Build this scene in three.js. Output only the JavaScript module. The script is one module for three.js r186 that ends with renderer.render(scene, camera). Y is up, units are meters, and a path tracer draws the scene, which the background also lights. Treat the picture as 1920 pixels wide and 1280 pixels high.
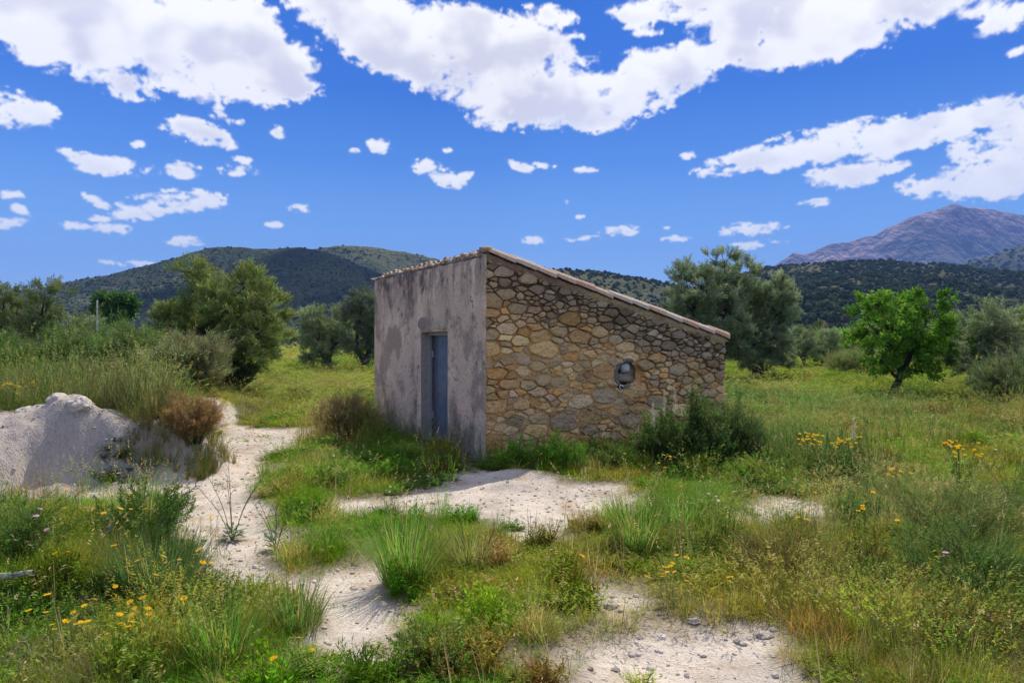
import * as THREE from 'three';
import { mergeGeometries } from 'three/addons/utils/BufferGeometryUtils.js';

// ---------------------------------------------------------------- camera, sun, exposure
const scene = new THREE.Scene();
const camera = new THREE.PerspectiveCamera(48.0, 1024 / 682, 0.1, 30000);
camera.position.set(0, 1.6, 0);
camera.lookAt(0, 1.6, -10);
const renderer = new THREE.WebGLRenderer({ antialias: true });
renderer.toneMapping = THREE.LinearToneMapping;
renderer.toneMappingExposure = 1.16;
renderer.shadowMap.enabled = true;

const SUN = new THREE.Vector3(0.200, 0.785, -0.586).normalize();   // high, behind the hut and a little to its right
const sun = new THREE.DirectionalLight(new THREE.Color().setRGB(1.0, 0.945, 0.84), 5.0);
sun.position.copy(SUN).multiplyScalar(60).add(new THREE.Vector3(0, 0, -14));
sun.target.position.set(0, 0, -14);
sun.castShadow = true;
Object.assign(sun.shadow.camera, { left: -40, right: 40, top: 40, bottom: -40, near: 1, far: 160 });
sun.shadow.mapSize.set(4096, 4096);
sun.name = 'sun';
scene.add(sun, sun.target);
scene.fog = new THREE.FogExp2(new THREE.Color().setRGB(0.22, 0.42, 1.0), 0.0001);

// ---------------------------------------------------------------- random numbers and noise
function rng(seed) {
  let a = seed >>> 0;
  return () => { a = (a + 0x6d2b79f5) | 0; let t = Math.imul(a ^ (a >>> 15), 1 | a); t = (t + Math.imul(t ^ (t >>> 7), 61 | t)) ^ t; return ((t ^ (t >>> 14)) >>> 0) / 4294967296; };
}
const PERM = new Uint8Array(512), GX = new Float32Array(256), GY = new Float32Array(256), GZ = new Float32Array(256);
{
  const r = rng(7), p = [...Array(256).keys()];
  for (let i = 255; i > 0; i--) { const j = Math.floor(r() * (i + 1)); [p[i], p[j]] = [p[j], p[i]]; }
  for (let i = 0; i < 512; i++) PERM[i] = p[i & 255];
  for (let i = 0; i < 256; i++) { const z = r() * 2 - 1, t = r() * 6.2832, s = Math.sqrt(1 - z * z); GX[i] = s * Math.cos(t); GY[i] = s * Math.sin(t); GZ[i] = z; }
}
const fade = (t) => t * t * t * (t * (t * 6 - 15) + 10);
function noise(x, y, z) {                                             // gradient noise, about -0.7 .. 0.7
  const X = Math.floor(x), Y = Math.floor(y), Z = Math.floor(z); x -= X; y -= Y; z -= Z;
  const u = fade(x), v = fade(y), w = fade(z), xi = X & 255, yi = Y & 255, zi = Z & 255, xj = (xi + 1) & 255, yj = (yi + 1) & 255, zj = (zi + 1) & 255;
  const d = (a, b, c, px, py, pz) => { const h = PERM[PERM[PERM[a] + b] + c]; return GX[h] * px + GY[h] * py + GZ[h] * pz; };
  const a = d(xi, yi, zi, x, y, z), b = d(xj, yi, zi, x - 1, y, z), c = d(xi, yj, zi, x, y - 1, z), e = d(xj, yj, zi, x - 1, y - 1, z);
  const f = d(xi, yi, zj, x, y, z - 1), g = d(xj, yi, zj, x - 1, y, z - 1), h = d(xi, yj, zj, x, y - 1, z - 1), k = d(xj, yj, zj, x - 1, y - 1, z - 1);
  const l1 = a + (b - a) * u, l2 = c + (e - c) * u, l3 = f + (g - f) * u, l4 = h + (k - h) * u, m1 = l1 + (l2 - l1) * v, m2 = l3 + (l4 - l3) * v;
  return m1 + (m2 - m1) * w;
}
function fbm(x, y, z, n = 5, gain = 0.5) { let s = 0, a = 1; for (let i = 0; i < n; i++) { s += a * noise(x, y, z); x = x * 2.03 + 11.3; y = y * 2.03 + 5.7; z = z * 2.03 + 3.1; a *= gain; } return s; }
const clamp = (x, a = 0, b = 1) => Math.min(b, Math.max(a, x));
const smooth = (a, b, x) => { const t = clamp((x - a) / (b - a)); return t * t * (3 - 2 * t); };
const mix = (a, b, t) => a + (b - a) * t;
const mix3 = (a, b, t) => [mix(a[0], b[0], t), mix(a[1], b[1], t), mix(a[2], b[2], t)];

const BARE = {
  path: [[-6.27, -15.86], [-5.74, -15.86], [-4.9, -14.37], [-3.1, -14.37], [-2.5, -11.98], [-3.27, -11.73], [-3.47, -10.95], [-3.1, -9.58], [-2.7, -7.93], [-2.3, -7.19], [-1.91, -6.39], [-1.68, -5.47], [-1.73, -5.17], [-1.98, -5.17], [-2.38, -6.05], [-2.92, -6.76], [-3.81, -7.93], [-4.35, -8.68], [-3.95, -9.02], [-4.33, -10.95]],
  hollow: [[-1.37, -5.17], [-1.19, -5.35], [-0.99, -5.47], [-0.86, -5.17], [-0.85, -4.79], [-0.72, -4.6], [-0.58, -4.42], [-0.63, -4.11], [-0.69, -3.83], [-0.86, -3.86], [-1.02, -4.18], [-1.08, -4.51], [-1.23, -4.79]],
  yard: [[-1.24, -8.07], [-0.78, -8.68], [-0.37, -9.58], [0.26, -9.2], [0.62, -8.84], [1.29, -8.84], [1.23, -7.66], [1.06, -7.07], [0.63, -6.97], [0.27, -6.39], [0.0, -6.3], [-0.1, -6.97], [-0.56, -7.3], [-0.98, -7.42], [-1.37, -7.3], [-1.73, -7.54], [-1.77, -7.93]],
  strip: [[2.17, -7.42], [2.59, -7.93], [3.31, -7.93], [3.12, -7.42], [2.51, -6.93], [2.07, -6.93]],
  front: [[0.29, -4.0], [0.47, -4.18], [0.82, -4.22], [1.05, -4.42], [1.39, -4.34], [1.51, -4.11], [1.39, -3.83], [1.33, -3.48], [1.12, -2.67], [0.07, -2.67], [0.22, -3.48]],
  gap: [[0.45, -5.0], [0.68, -5.17], [0.78, -4.89], [0.69, -4.51], [0.47, -4.51]],
  link: [[-1.8, -5.61], [-1.32, -5.11], [-1.2, -4.79], [-1.36, -4.89], [-1.73, -5.17]],
  slope: [[-8.4, -9.58], [-6.98, -10.45], [-5.73, -9.58], [-4.67, -9.2], [-3.61, -7.42], [-4.05, -7.66], [-4.98, -8.52], [-5.21, -7.79], [-6.5, -7.42]],
};
const RIDGE_WEST = [[-1682.7, 1.6], [-1230.3, 51.4], [-1004.2, 74.0], [-868.5, 86.6], [-814.2, 92.1], [-759.9, 100.2], [-687.5, 114.7], [-597.1, 137.3], [-542.8, 153.6], [-506.6, 161.7], [-461.4, 162.6], [-434.2, 160.8], [-361.9, 161.7], [-334.7, 157.2], [-289.5, 144.5], [-235.2, 123.7], [-180.9, 96.6], [-108.6, 60.4], [-9.0, 19.7], [36.2, 1.6]];
const RIDGE_BACK = [[-938.8, 1.6], [-740.4, 107.4], [-634.7, 186.7], [-555.3, 215.8], [-489.2, 230.3], [-423.1, 239.6], [-343.8, 237.0], [-264.4, 226.4], [-171.9, 203.9], [-79.3, 182.7], [52.9, 153.7], [185.1, 123.2], [383.4, 67.7], [581.8, 1.6]];
const RIDGE_SCRUB = [[-162.8, 1.6], [-100.2, 36.0], [-50.1, 64.2], [-6.3, 79.9], [25.1, 86.2], [56.4, 87.4], [100.2, 83.0], [150.3, 75.5], [181.6, 70.5], [225.5, 61.1], [275.6, 50.5], [325.7, 36.0], [375.8, 14.1], [400.8, 1.6]];
const RIDGE_PINE = [[132.2, 1.6], [180.9, 29.4], [236.6, 65.6], [292.3, 85.1], [327.1, 96.9], [361.9, 100.4], [417.5, 103.9], [480.2, 105.3], [528.9, 104.6], [584.6, 99.0], [619.3, 93.5], [668.1, 90.7], [793.3, 81.6], [1002.1, 57.3], [1280.4, 1.6]];
const RIDGE_PEAK = [[1049.4, 1.6], [1375.1, 291.1], [1592.2, 435.8], [1773.1, 519.1], [1863.6, 580.6], [1910.6, 616.8], [1943.2, 605.9], [1997.5, 598.7], [2171.2, 671.1], [2315.9, 700.0], [2460.7, 725.3], [2533.1, 768.8], [2677.8, 833.9], [2822.5, 888.2], [2931.1, 924.4], [3003.5, 942.4], [3075.9, 928.0], [3220.6, 920.7], [3365.3, 888.2], [3473.9, 862.8], [3763.4, 761.5], [4487.1, 580.6], [5934.6, 291.1], [7382.0, 1.6]];
const RIDGE_EAST = [[1002.1, 1.6], [1202.5, 135.2], [1302.7, 202.0], [1402.9, 243.8], [1503.1, 272.2], [1603.3, 302.2], [1737.0, 327.3], [2071.0, 352.3], [2572.0, 285.5], [3407.1, 1.6]];
const CLOUDS = [
  [-32.06, 20.09, 4.87, 1.79, 0],[-27.87, 19.64, 6.23, 2.25, -10],[-23.67, 20.61, 5.35, 2.24, 0],[-19.89, 20.13, 4.58, 2.48, 0],[-17.02, 18.92, 3.46, 1.88, 0],[-20.25, 17.23, 4.21, 0.96, 0],
  [-26.77, 16.61, 1.75, 0.85, -15],[-30.6, 17.77, 3.4, 1.12, -10],[-21.64, 22.33, 3.1, 1.27, 0],[-15.55, 17.66, 1.67, 0.63, 0],[-12.17, 22.87, 4.0, 1.99, 0],[-9.48, 21.2, 4.27, 2.05, -15],
  [-4.38, 21.58, 5.95, 2.06, -5],[-6.35, 19.43, 5.51, 1.59, -15],[0.0, 20.25, 6.78, 2.63, -10],[2.79, 23.04, 1.79, 0.54, -10],[1.59, 17.92, 7.57, 1.8, -5],[4.77, 17.15, 4.36, 1.74, 0],
  [1.59, 16.21, 3.98, 0.81, 0],[9.48, 18.41, 3.69, 2.05, 5],[11.98, 19.15, 3.05, 1.57, 0],[6.75, 16.19, 2.36, 0.88, 0],[-1.0, 16.58, 1.43, 0.59, 0],[-13.12, 22.96, 2.65, 1.65, 0],
  [15.18, 23.26, 6.68, 1.36, 0],[20.6, 22.15, 6.99, 1.6, 0],[27.25, 21.29, 6.15, 1.48, 0],[16.66, 20.31, 3.48, 1.28, -10],[19.89, 20.13, 4.23, 1.32, 0],[24.01, 20.24, 4.99, 1.28, 8],
  [18.47, 19.21, 1.61, 0.74, 0],[8.9, 22.75, 1.63, 0.67, -10],[10.06, 21.67, 0.97, 0.34, 0],[32.06, 19.79, 1.72, 1.05, 0],[12.74, 20.64, 0.53, 0.41, 0],[18.11, 12.78, 3.96, 0.72, 8],
  [21.29, 13.31, 4.15, 0.99, 10],[24.01, 13.24, 2.66, 1.1, 0],[25.65, 12.9, 1.46, 0.96, 0],[27.87, 13.66, 2.8, 0.93, 5],[31.19, 13.97, 3.65, 0.96, 3],[34.29, 13.11, 2.18, 1.06, 0],
  [23.17, 11.22, 2.19, 0.71, 0],[24.01, 11.32, 2.83, 0.42, 5],[32.63, 12.07, 2.83, 0.8, 0],[30.01, 10.31, 2.99, 0.74, 5],[32.63, 9.97, 2.83, 0.98, 0],[34.56, 10.39, 1.89, 1.27, 0],
  [33.33, 17.52, 0.5, 0.24, 10],[-33.05, 14.24, 1.4, 0.88, -15],[-31.54, 14.12, 0.93, 0.64, 0],[-22.49, 14.15, 2.31, 0.69, -8],[-20.6, 13.83, 1.22, 0.49, -8],[-19.96, 15.15, 0.7, 0.31, -10],
  [-20.87, 15.55, 0.63, 0.41, 0],[-17.02, 14.62, 0.47, 0.46, -20],[-29.41, 11.78, 1.88, 0.37, -8],[-27.09, 11.52, 2.02, 0.44, -5],[-28.49, 11.07, 1.39, 0.24, 0],[-23.17, 11.57, 1.01, 0.42, 0],
  [-23.51, 12.07, 0.34, 0.21, 0],[-19.61, 11.85, 1.13, 0.43, 0],[-19.36, 12.58, 0.6, 0.25, 0],[-23.84, 9.47, 2.84, 0.64, 8],[-25.81, 8.55, 1.62, 0.46, 8],[-22.15, 9.69, 1.44, 0.5, 0],
  [-27.56, 7.42, 1.32, 0.31, 0],[-29.71, 7.44, 0.66, 0.27, 0],[-28.49, 9.17, 0.8, 0.27, -25],[-23.17, 6.86, 1.08, 0.29, 0],[-26.61, 5.23, 1.43, 0.18, 0],[-15.55, 9.51, 0.96, 0.34, -5],
  [-17.21, 8.25, 0.58, 0.19, 0],[-33.33, 9.08, 0.7, 0.29, 0],[-32.68, 8.23, 0.62, 0.23, -20],[-33.33, 7.35, 1.06, 0.29, 10],[-28.34, 8.02, 0.56, 0.21, 0],[-26.04, 13.03, 0.45, 0.2, 0],
  [-9.79, 14.05, 0.85, 0.44, -5],[-11.6, 13.68, 0.31, 0.18, 0],[-5.88, 12.49, 1.5, 0.57, -20],[-4.77, 11.9, 1.27, 0.49, -15],[-3.58, 12.15, 0.79, 0.27, 15],[0.72, 12.86, 1.12, 0.3, -20],
  [2.27, 12.89, 0.8, 0.23, 0],[5.56, 12.57, 0.87, 0.19, 0],[13.01, 13.28, 0.68, 0.22, 5],[7.92, 8.12, 1.64, 0.35, 0],[11.98, 7.45, 0.99, 0.23, 0],[1.59, 7.53, 0.8, 0.24, 0],
  [17.32, 7.94, 2.18, 0.41, 0],[17.39, 6.89, 2.03, 0.26, 3],[5.56, 7.65, 1.66, 0.16, 3],[21.64, 9.62, 1.1, 0.25, 3],[11.41, 8.27, 0.46, 0.15, 0],[4.97, 9.18, 0.4, 0.15, 0],
  [4.1, 10.23, 0.2, 0.23, 0],[-4.77, 13.94, 0.4, 0.15, 0],
];
// ---------------------------------------------------------------- the sky: blue air and fair-weather cumulus
{
  const LEVEL = 1.12 / renderer.toneMappingExposure, W = 4096, H = 2048, sky = new Float32Array(W * H * 4), D2R = Math.PI / 180, body = new Float32Array(W * H / 2), bulk = new Float32Array(W * H / 2);
  for (const [az, el, rx, ry, tilt] of CLOUDS) {                      // bodies of the clouds, in degrees of azimuth and height
    const c = Math.cos(tilt * D2R), s = Math.sin(tilt * D2R), R = Math.max(rx, ry) * 1.35, little = ry < 1.3, kx = (little ? 1.3 : 1.17) * rx, ky = (little ? 1.4 : 1.19) * ry;
    const i0 = Math.floor((az - R + 90) / 360 * W), i1 = Math.ceil((az + R + 90) / 360 * W), j0 = Math.max(0, Math.floor((el - R) / 180 * H)), j1 = Math.ceil((el + R) / 180 * H);
    for (let j = j0; j <= j1; j++) for (let i = i0; i <= i1; i++) {
      const dx = (i + 0.5) / W * 360 - 90 - az, dy = (j + 0.5) / H * 180 - el, x = (dx * c + dy * s) / kx, y = (-dx * s + dy * c) / ky, q = 1 - x * x - y * y;
      if (q > 0) { const k = j * W + ((i + W) % W); body[k] = 1 - (1 - body[k]) * (1 - Math.min(0.98, q) * (little ? 0.80 : 1)); bulk[k] = Math.max(bulk[k], ry * smooth(0, 0.5, q)); }
    }
  }
  const BLUE = [[0, 0.40, 0.62, 0.96], [3, 0.345, 0.58, 0.96], [8, 0.190, 0.43, 0.90], [13, 0.085, 0.275, 0.79], [18, 0.036, 0.180, 0.69], [24, 0.028, 0.158, 0.65], [34, 0.026, 0.14, 0.60], [60, 0.026, 0.12, 0.54], [90, 0.026, 0.115, 0.52]];
  const air = (el) => { let k = 0; while (k < BLUE.length - 2 && el > BLUE[k + 1][0]) k++; const a = BLUE[k], b = BLUE[k + 1], t = clamp((el - a[0]) / (b[0] - a[0])); return [mix(a[1], b[1], t), mix(a[2], b[2], t), mix(a[3], b[3], t)]; };
  const dens = new Float32Array(W * H / 2), soft = new Float32Array(W * H / 2);
  for (let j = 0; j < H / 2; j++) {
    const el = (j + 0.5) / H * 180, y = Math.sin(el * D2R), ce = Math.cos(el * D2R), flat = 1 + 0.9 * Math.exp(-el / 7);
    for (let i = 0; i < W; i++) {
      const azr = ((i + 0.5) / W * 360 - 90) * D2R, az = azr / D2R > 180 ? azr / D2R - 360 : azr / D2R, x = ce * Math.sin(azr), z = -ce * Math.cos(azr), k = j * W + i;
      const out = Math.max(smooth(36, 42, Math.abs(az)), smooth(25, 31, el));                       // unseen sky beyond the survey: similar cloud, cover thickened to raise the ambient light
      let b = body[k] * (1 - out);
      if (out > 0) {
        const h = Math.max(y, 0.05), far = Math.exp(-el / 9);
        const n = fbm(x / (h + 0.16) * 1.5 + 40, z / (h + 0.16) * 1.5, 3.3, 3) ;
        b = Math.max(b, out * smooth(-0.12 + 0.3 * far, 0.22 + 0.2 * far, n));
      }
      if (b <= 0) { dens[k] = -1; continue; }
      const fine = out > 0.5 ? 0 : smooth(1.5, 0.5, bulk[k]), f = 17 + 20 * Math.exp(-el / 9), sx = x * f, sy = y * f * 1.25 * flat, sz = z * f, q = noise(sx * 1.1 + 9, sy * 1.1, sz * 1.1), n = fbm(sx + q * 0.8, sy + q * 0.5, sz, 6, 0.55) + fine * 0.85 * fbm(sx * 3.3, sy * 3.3 + q, sz * 3.3, 4, 0.62);
      let puff = 0, am = 0.5, px = sx * 2.2 + n, py = sy * 2.2 + n, pz = sz * 2.2;
      for (let o = 0; o < 5; o++) { puff += am * Math.abs(noise(px, py, pz)) * 2; px = px * 2.07 + 3; py = py * 2.07 + 1; pz = pz * 2.07; am *= 0.55; }
      dens[k] = b * 1.45 + n * 1.10 + (0.42 - puff) * 1.30 - 0.52;
      soft[k] = b * 0.95 + 1.25 * fbm(sx * 0.85 + 31, sy * 0.85, sz * 0.85, 3, 0.45) - 0.30 + 0.12 * n;
    }
  }
  const at = (i, j) => dens[clamp(j, 0, H / 2 - 1) * W + ((i + W) % W)];
  for (let j = 0; j < H / 2; j++) {
    const el = (j + 0.5) / H * 180, a = air(el);
    for (let i = 0; i < W; i++) {
      const k = j * W + i, o = ((j + H / 2) * W + i) * 4, D = dens[k];
      let c = a;
      const alpha = Math.pow(smooth(-0.16, 0.50, D), 1.15) * (0.985 - 0.22 * Math.exp(-el / 5));
      if (alpha > 0) {
        let above = 0;                                                // how much cloud stands between this spot and the sun, which is higher up
        for (const s of [3, 7, 13, 22, 34]) above += clamp(at(i + Math.round(s * 0.2), j + s), -0.2, 1.2) - 0.5 * clamp(at(i, j - s), -0.2, 1.2);
        const grey = clamp(0.60 * smooth(0.28, 1.05, soft[k]) * smooth(0.15, 0.7, D) * smooth(6, 18, el) + 0.07 * clamp(above, -0.6, 1.8) * smooth(0.0, 0.5, D), 0, 0.9);
        c = mix3(a, mix3([1.06, 1.055, 1.05], [0.60, 0.61, 0.76], grey), alpha);
      }
      sky[o] = c[0] * LEVEL; sky[o + 1] = c[1] * LEVEL; sky[o + 2] = c[2] * LEVEL; sky[o + 3] = 1;
    }
  }
  for (let k = 0; k < W * H / 2; k++) { sky[k * 4] = 0.16; sky[k * 4 + 1] = 0.17; sky[k * 4 + 2] = 0.13; sky[k * 4 + 3] = 1; }
  const t = new THREE.DataTexture(sky, W, H, THREE.RGBAFormat, THREE.FloatType);
  t.mapping = THREE.EquirectangularReflectionMapping; t.magFilter = THREE.LinearFilter; t.needsUpdate = true;
  scene.background = t; scene.environment = t;
}

// ---------------------------------------------------------------- making and naming things
const used = {};
function numbered(name) { const n = used[name] = (used[name] ?? -1) + 1; return n ? name + '_' + String(n).padStart(3, '0') : name; }
function tag(o, label, category, group, kind) { if (label) o.userData.label = label; if (category) o.userData.category = category; if (group) o.userData.group = group; if (kind) o.userData.kind = kind; return o; }
function mesh(name, geometry, material, parent) { const m = new THREE.Mesh(geometry, material); m.name = parent === scene ? numbered(name) : name; m.castShadow = m.receiveShadow = true; parent.add(m); return m; }
function thing(name, label, category, [x, y, z], turn = 0, group) { const g = new THREE.Group(); g.name = numbered(name); g.position.set(x, y, z); g.rotation.y = turn; scene.add(g); return tag(g, label, category, group); }
function geo(pos, idx, { uv, col, nor } = {}) {
  const g = new THREE.BufferGeometry();
  g.setAttribute('position', new THREE.BufferAttribute(Float32Array.from(pos), 3));
  if (uv) g.setAttribute('uv', new THREE.BufferAttribute(Float32Array.from(uv), 2));
  if (col) g.setAttribute('color', new THREE.BufferAttribute(Float32Array.from(col), 3));
  g.setIndex(idx);
  if (nor) g.setAttribute('normal', new THREE.BufferAttribute(Float32Array.from(nor), 3)); else g.computeVertexNormals();
  return g;
}
function texture(w, h, f, srgb = true) {                              // f(u, v) gives a linear colour or one value
  const d = new Uint8Array(w * h * 4), enc = (x) => 255 * (srgb ? (x <= 0.0031308 ? 12.92 * x : 1.055 * Math.pow(x, 1 / 2.4) - 0.055) : x);
  for (let j = 0; j < h; j++) for (let i = 0; i < w; i++) { const c = f((i + 0.5) / w, (j + 0.5) / h), o = (j * w + i) * 4; for (let k = 0; k < 3; k++) d[o + k] = clamp(enc(c.length ? c[k] : c), 0, 255); d[o + 3] = 255; }
  const t = new THREE.DataTexture(d, w, h); t.wrapS = t.wrapT = THREE.RepeatWrapping; t.magFilter = THREE.LinearFilter; if (srgb) t.colorSpace = THREE.SRGBColorSpace; t.needsUpdate = true; return t;
}
// tiling noise: two coordinates on circles would need 4-D, so blend four shifted copies instead
function tiled(f) { return (u, v) => { const a = f(u, v), b = f(u - 1, v), c = f(u, v - 1), d = f(u - 1, v - 1), n = Math.sqrt((1 - u) ** 2 + u ** 2) * Math.sqrt((1 - v) ** 2 + v ** 2); return ((a * (1 - u) + b * u) * (1 - v) + (c * (1 - u) + d * u) * v) / n; }; }
const rgb = (r, g, b) => new THREE.Color().setRGB(r, g, b);

// ---------------------------------------------------------------- the lie of the land
function inPoly(p, x, z) { let s = false; for (let i = 0, j = p.length - 1; i < p.length; j = i++) if ((p[i][1] > z) !== (p[j][1] > z) && x < (p[j][0] - p[i][0]) * (z - p[i][1]) / (p[j][1] - p[i][1]) + p[i][0]) s = !s; return s; }
function polyDist(p, x, z) {                                          // signed distance, positive inside
  let m = 1e9;
  for (let i = 0, j = p.length - 1; i < p.length; j = i++) { const ax = p[j][0], az = p[j][1], bx = p[i][0] - ax, bz = p[i][1] - az, t = clamp(((x - ax) * bx + (z - az) * bz) / (bx * bx + bz * bz)); m = Math.min(m, Math.hypot(x - ax - bx * t, z - az - bz * t)); }
  return inPoly(p, x, z) ? m : -m;
}
for (const k in BARE) { const p = BARE[k]; p.box = [Math.min(...p.map((q) => q[0])) - 1, Math.max(...p.map((q) => q[0])) + 1, Math.min(...p.map((q) => q[1])) - 1, Math.max(...p.map((q) => q[1])) + 1]; }
const TERRACE = [[-40, -9.6], [-9, -9.3], [-6.2, -9.15], [-5.5, -9.05], [-4.75, -9.1], [-4.15, -9.25], [-3.95, -9.65], [-4.35, -10.4], [-5.0, -11.3], [-5.8, -13], [-7.0, -16], [-9, -22], [-12, -34], [-40, -40]];
function bareness(x, z) {                                             // > 0 where the pale marl lies open
  let b = -1;
  for (const k in BARE) { const p = BARE[k], q = p.box; if (x > q[0] && x < q[1] && z > q[2] && z < q[3]) b = Math.max(b, polyDist(p, x, z) + (k === 'slope' ? 0.15 : 0)); }
  b += 0.22 * noise(x * 1.9, z * 1.9, 4.4) + 0.16 * noise(x * 5.3, z * 5.3, 1.2) + 0.08 * noise(x * 13, z * 13, 7.2);
  return b;
}
function height(x, z) {
  const d = -z, r = Math.hypot(x, z);
  let h = 0.05 * noise(x * 0.5, 7.7, z * 0.5) * smooth(3, 8, d) + 0.25 * noise(x * 0.07, 2.1, z * 0.07) * smooth(22, 50, r) - 0.02;
  if (x < -2.5 && d > 5 && d < 45) {
    const wob = 0.18 * noise(x * 1.3, 1.1, z * 1.3) + 0.07 * noise(x * 4, 2.2, z * 4), s = polyDist(TERRACE, x, z) + wob * (d < 12 ? 1 : 2), w = mix(mix(0.40, 2.3, smooth(-5.15, -5.9, x)), 0.62, smooth(9.4, 10.3, d) * smooth(-5.6, -5.0, x));
    h += 0.66 * smooth(-w, 0.12, s);
    h += 0.26 * Math.exp(-((x + 5.35) ** 2 / 0.16 + (z + 9.3) ** 2 / 0.14)) + 0.12 * Math.exp(-((x + 5.8) ** 2 / 0.25 + (z + 9.4) ** 2 / 0.2));
    const m = Math.exp(-((x + 5.3) ** 2 + (z + 9.0) ** 2) / 2.2);
    h += m * (0.12 * noise(x * 4, 3.3, z * 4) + 0.07 * Math.abs(noise(x * 9, 8.1, z * 9)) + 0.03 * noise(x * 21, 8.1, z * 21));
  }
  if (d > 2 && d < 7.5) {                                             // a low broken edge at the front left, a rut along the path
    h += 0.17 * smooth(-2.35, -2.9, x + 0.2 * noise(x * 2, z * 2, 9)) * smooth(4.25, 4.5, d + 0.15 * noise(x * 3, 0.5, z * 3)) * smooth(7.4, 6, d);
  }
  const b = smooth(-0.15, 0.2, d < 20 && Math.abs(x) < 9 ? bareness(x, z) : -1);
  h += b * (-0.035 + 0.02 * noise(x * 3.1, 6, z * 3.1) + 0.014 * noise(x * 9, 6, z * 9) + 0.008 * Math.abs(noise(x * 22, 6, z * 22)));
  h += 0.075 * Math.exp(-((x + 0.0) ** 2 / 0.1 + (z + 8.75) ** 2 / 0.03)) + 0.1 * Math.exp(-((x - 0.05) ** 2 / 0.35 + (z + 9.25) ** 2 / 0.05));   // the lip of earth at the foot of the hut's corner
  return h;
}

function hutLocal(x, z) { const dx = x + 0.41, dz = z + 10.45, c = Math.cos(0.494), n = Math.sin(0.494); return [dx * c - dz * n, dx * n + dz * c]; }   // metres along the gable, metres out from it
function marl(x, z) {                                                 // 0 .. 1: how far the pale earth lies open
  const d = -z;
  if (Math.abs(x) > 26 || d > 45 || d < 0) return 0;
  let b = smooth(-0.10, 0.10, bareness(x, z));
  if (x < -3.2 && d > 7 && d < 10.6) {                                // the cut face and the spoil of the mound are bare marl too
    const s = polyDist(TERRACE, x, z), n = 0.16 * noise(x * 2.3, 5.5, z * 2.3) + 0.07 * noise(x * 7, 5.5, z * 7);
    b = Math.max(b, smooth(-0.05, 0.05, 0.16 + n - s) * smooth(-1.6, -1.3, s + n) * smooth(-4.30, -4.55, x), smooth(0.62, 0.45, Math.hypot((x + 5.4) / 0.85, (z + 9.3) / 0.5) * 0.6 + n));
  }
  return b;
}
// ---------------------------------------------------------------- ground
const soilGrain = texture(1024, 1024, (() => {
  const n1 = tiled((u, v) => fbm(u * 6, v * 6, 1, 4)), n2 = tiled((u, v) => fbm(u * 46, v * 46, 2, 3)), n3 = tiled((u, v) => noise(u * 150, v * 150, 5));
  return (u, v) => { const a = n1(u, v), b = n2(u, v), c = n3(u, v), k = 0.80 + 0.16 * a + 0.22 * b + 0.16 * c, dark = smooth(0.28, 0.5, b + 0.4 * c) * 0.3; return [k * (1 - dark * 0.9), k * (0.985 - dark), k * (0.97 - dark * 1.05)]; };
})());
const soilBump = texture(1024, 1024, (() => {
  const n1 = tiled((u, v) => fbm(u * 14, v * 14, 8, 4)), n2 = tiled((u, v) => fbm(u * 70, v * 70, 9, 3));
  return (u, v) => 0.5 + 0.3 * n1(u, v) + 0.3 * Math.abs(n2(u, v));
})(), false);
const soil = new THREE.MeshStandardMaterial({ name: 'soil', vertexColors: true, map: soilGrain, bumpMap: soilBump, bumpScale: 0.035, roughness: 1 });
soil.specularIntensity = 0.2;
const lines = (parts) => { const a = []; for (const [from, to, step] of parts) for (let v = from; v < to - 1e-6; v += step) a.push(v); return a; };
const grow = (from, to, k) => { const a = []; for (let v = from; v < to; v *= k) a.push(v); a.push(to); return a; };
const MARL = [0.70, 0.61, 0.50], HUMUS = [0.10, 0.085, 0.045], FIELD = [0.115, 0.135, 0.04];
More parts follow.
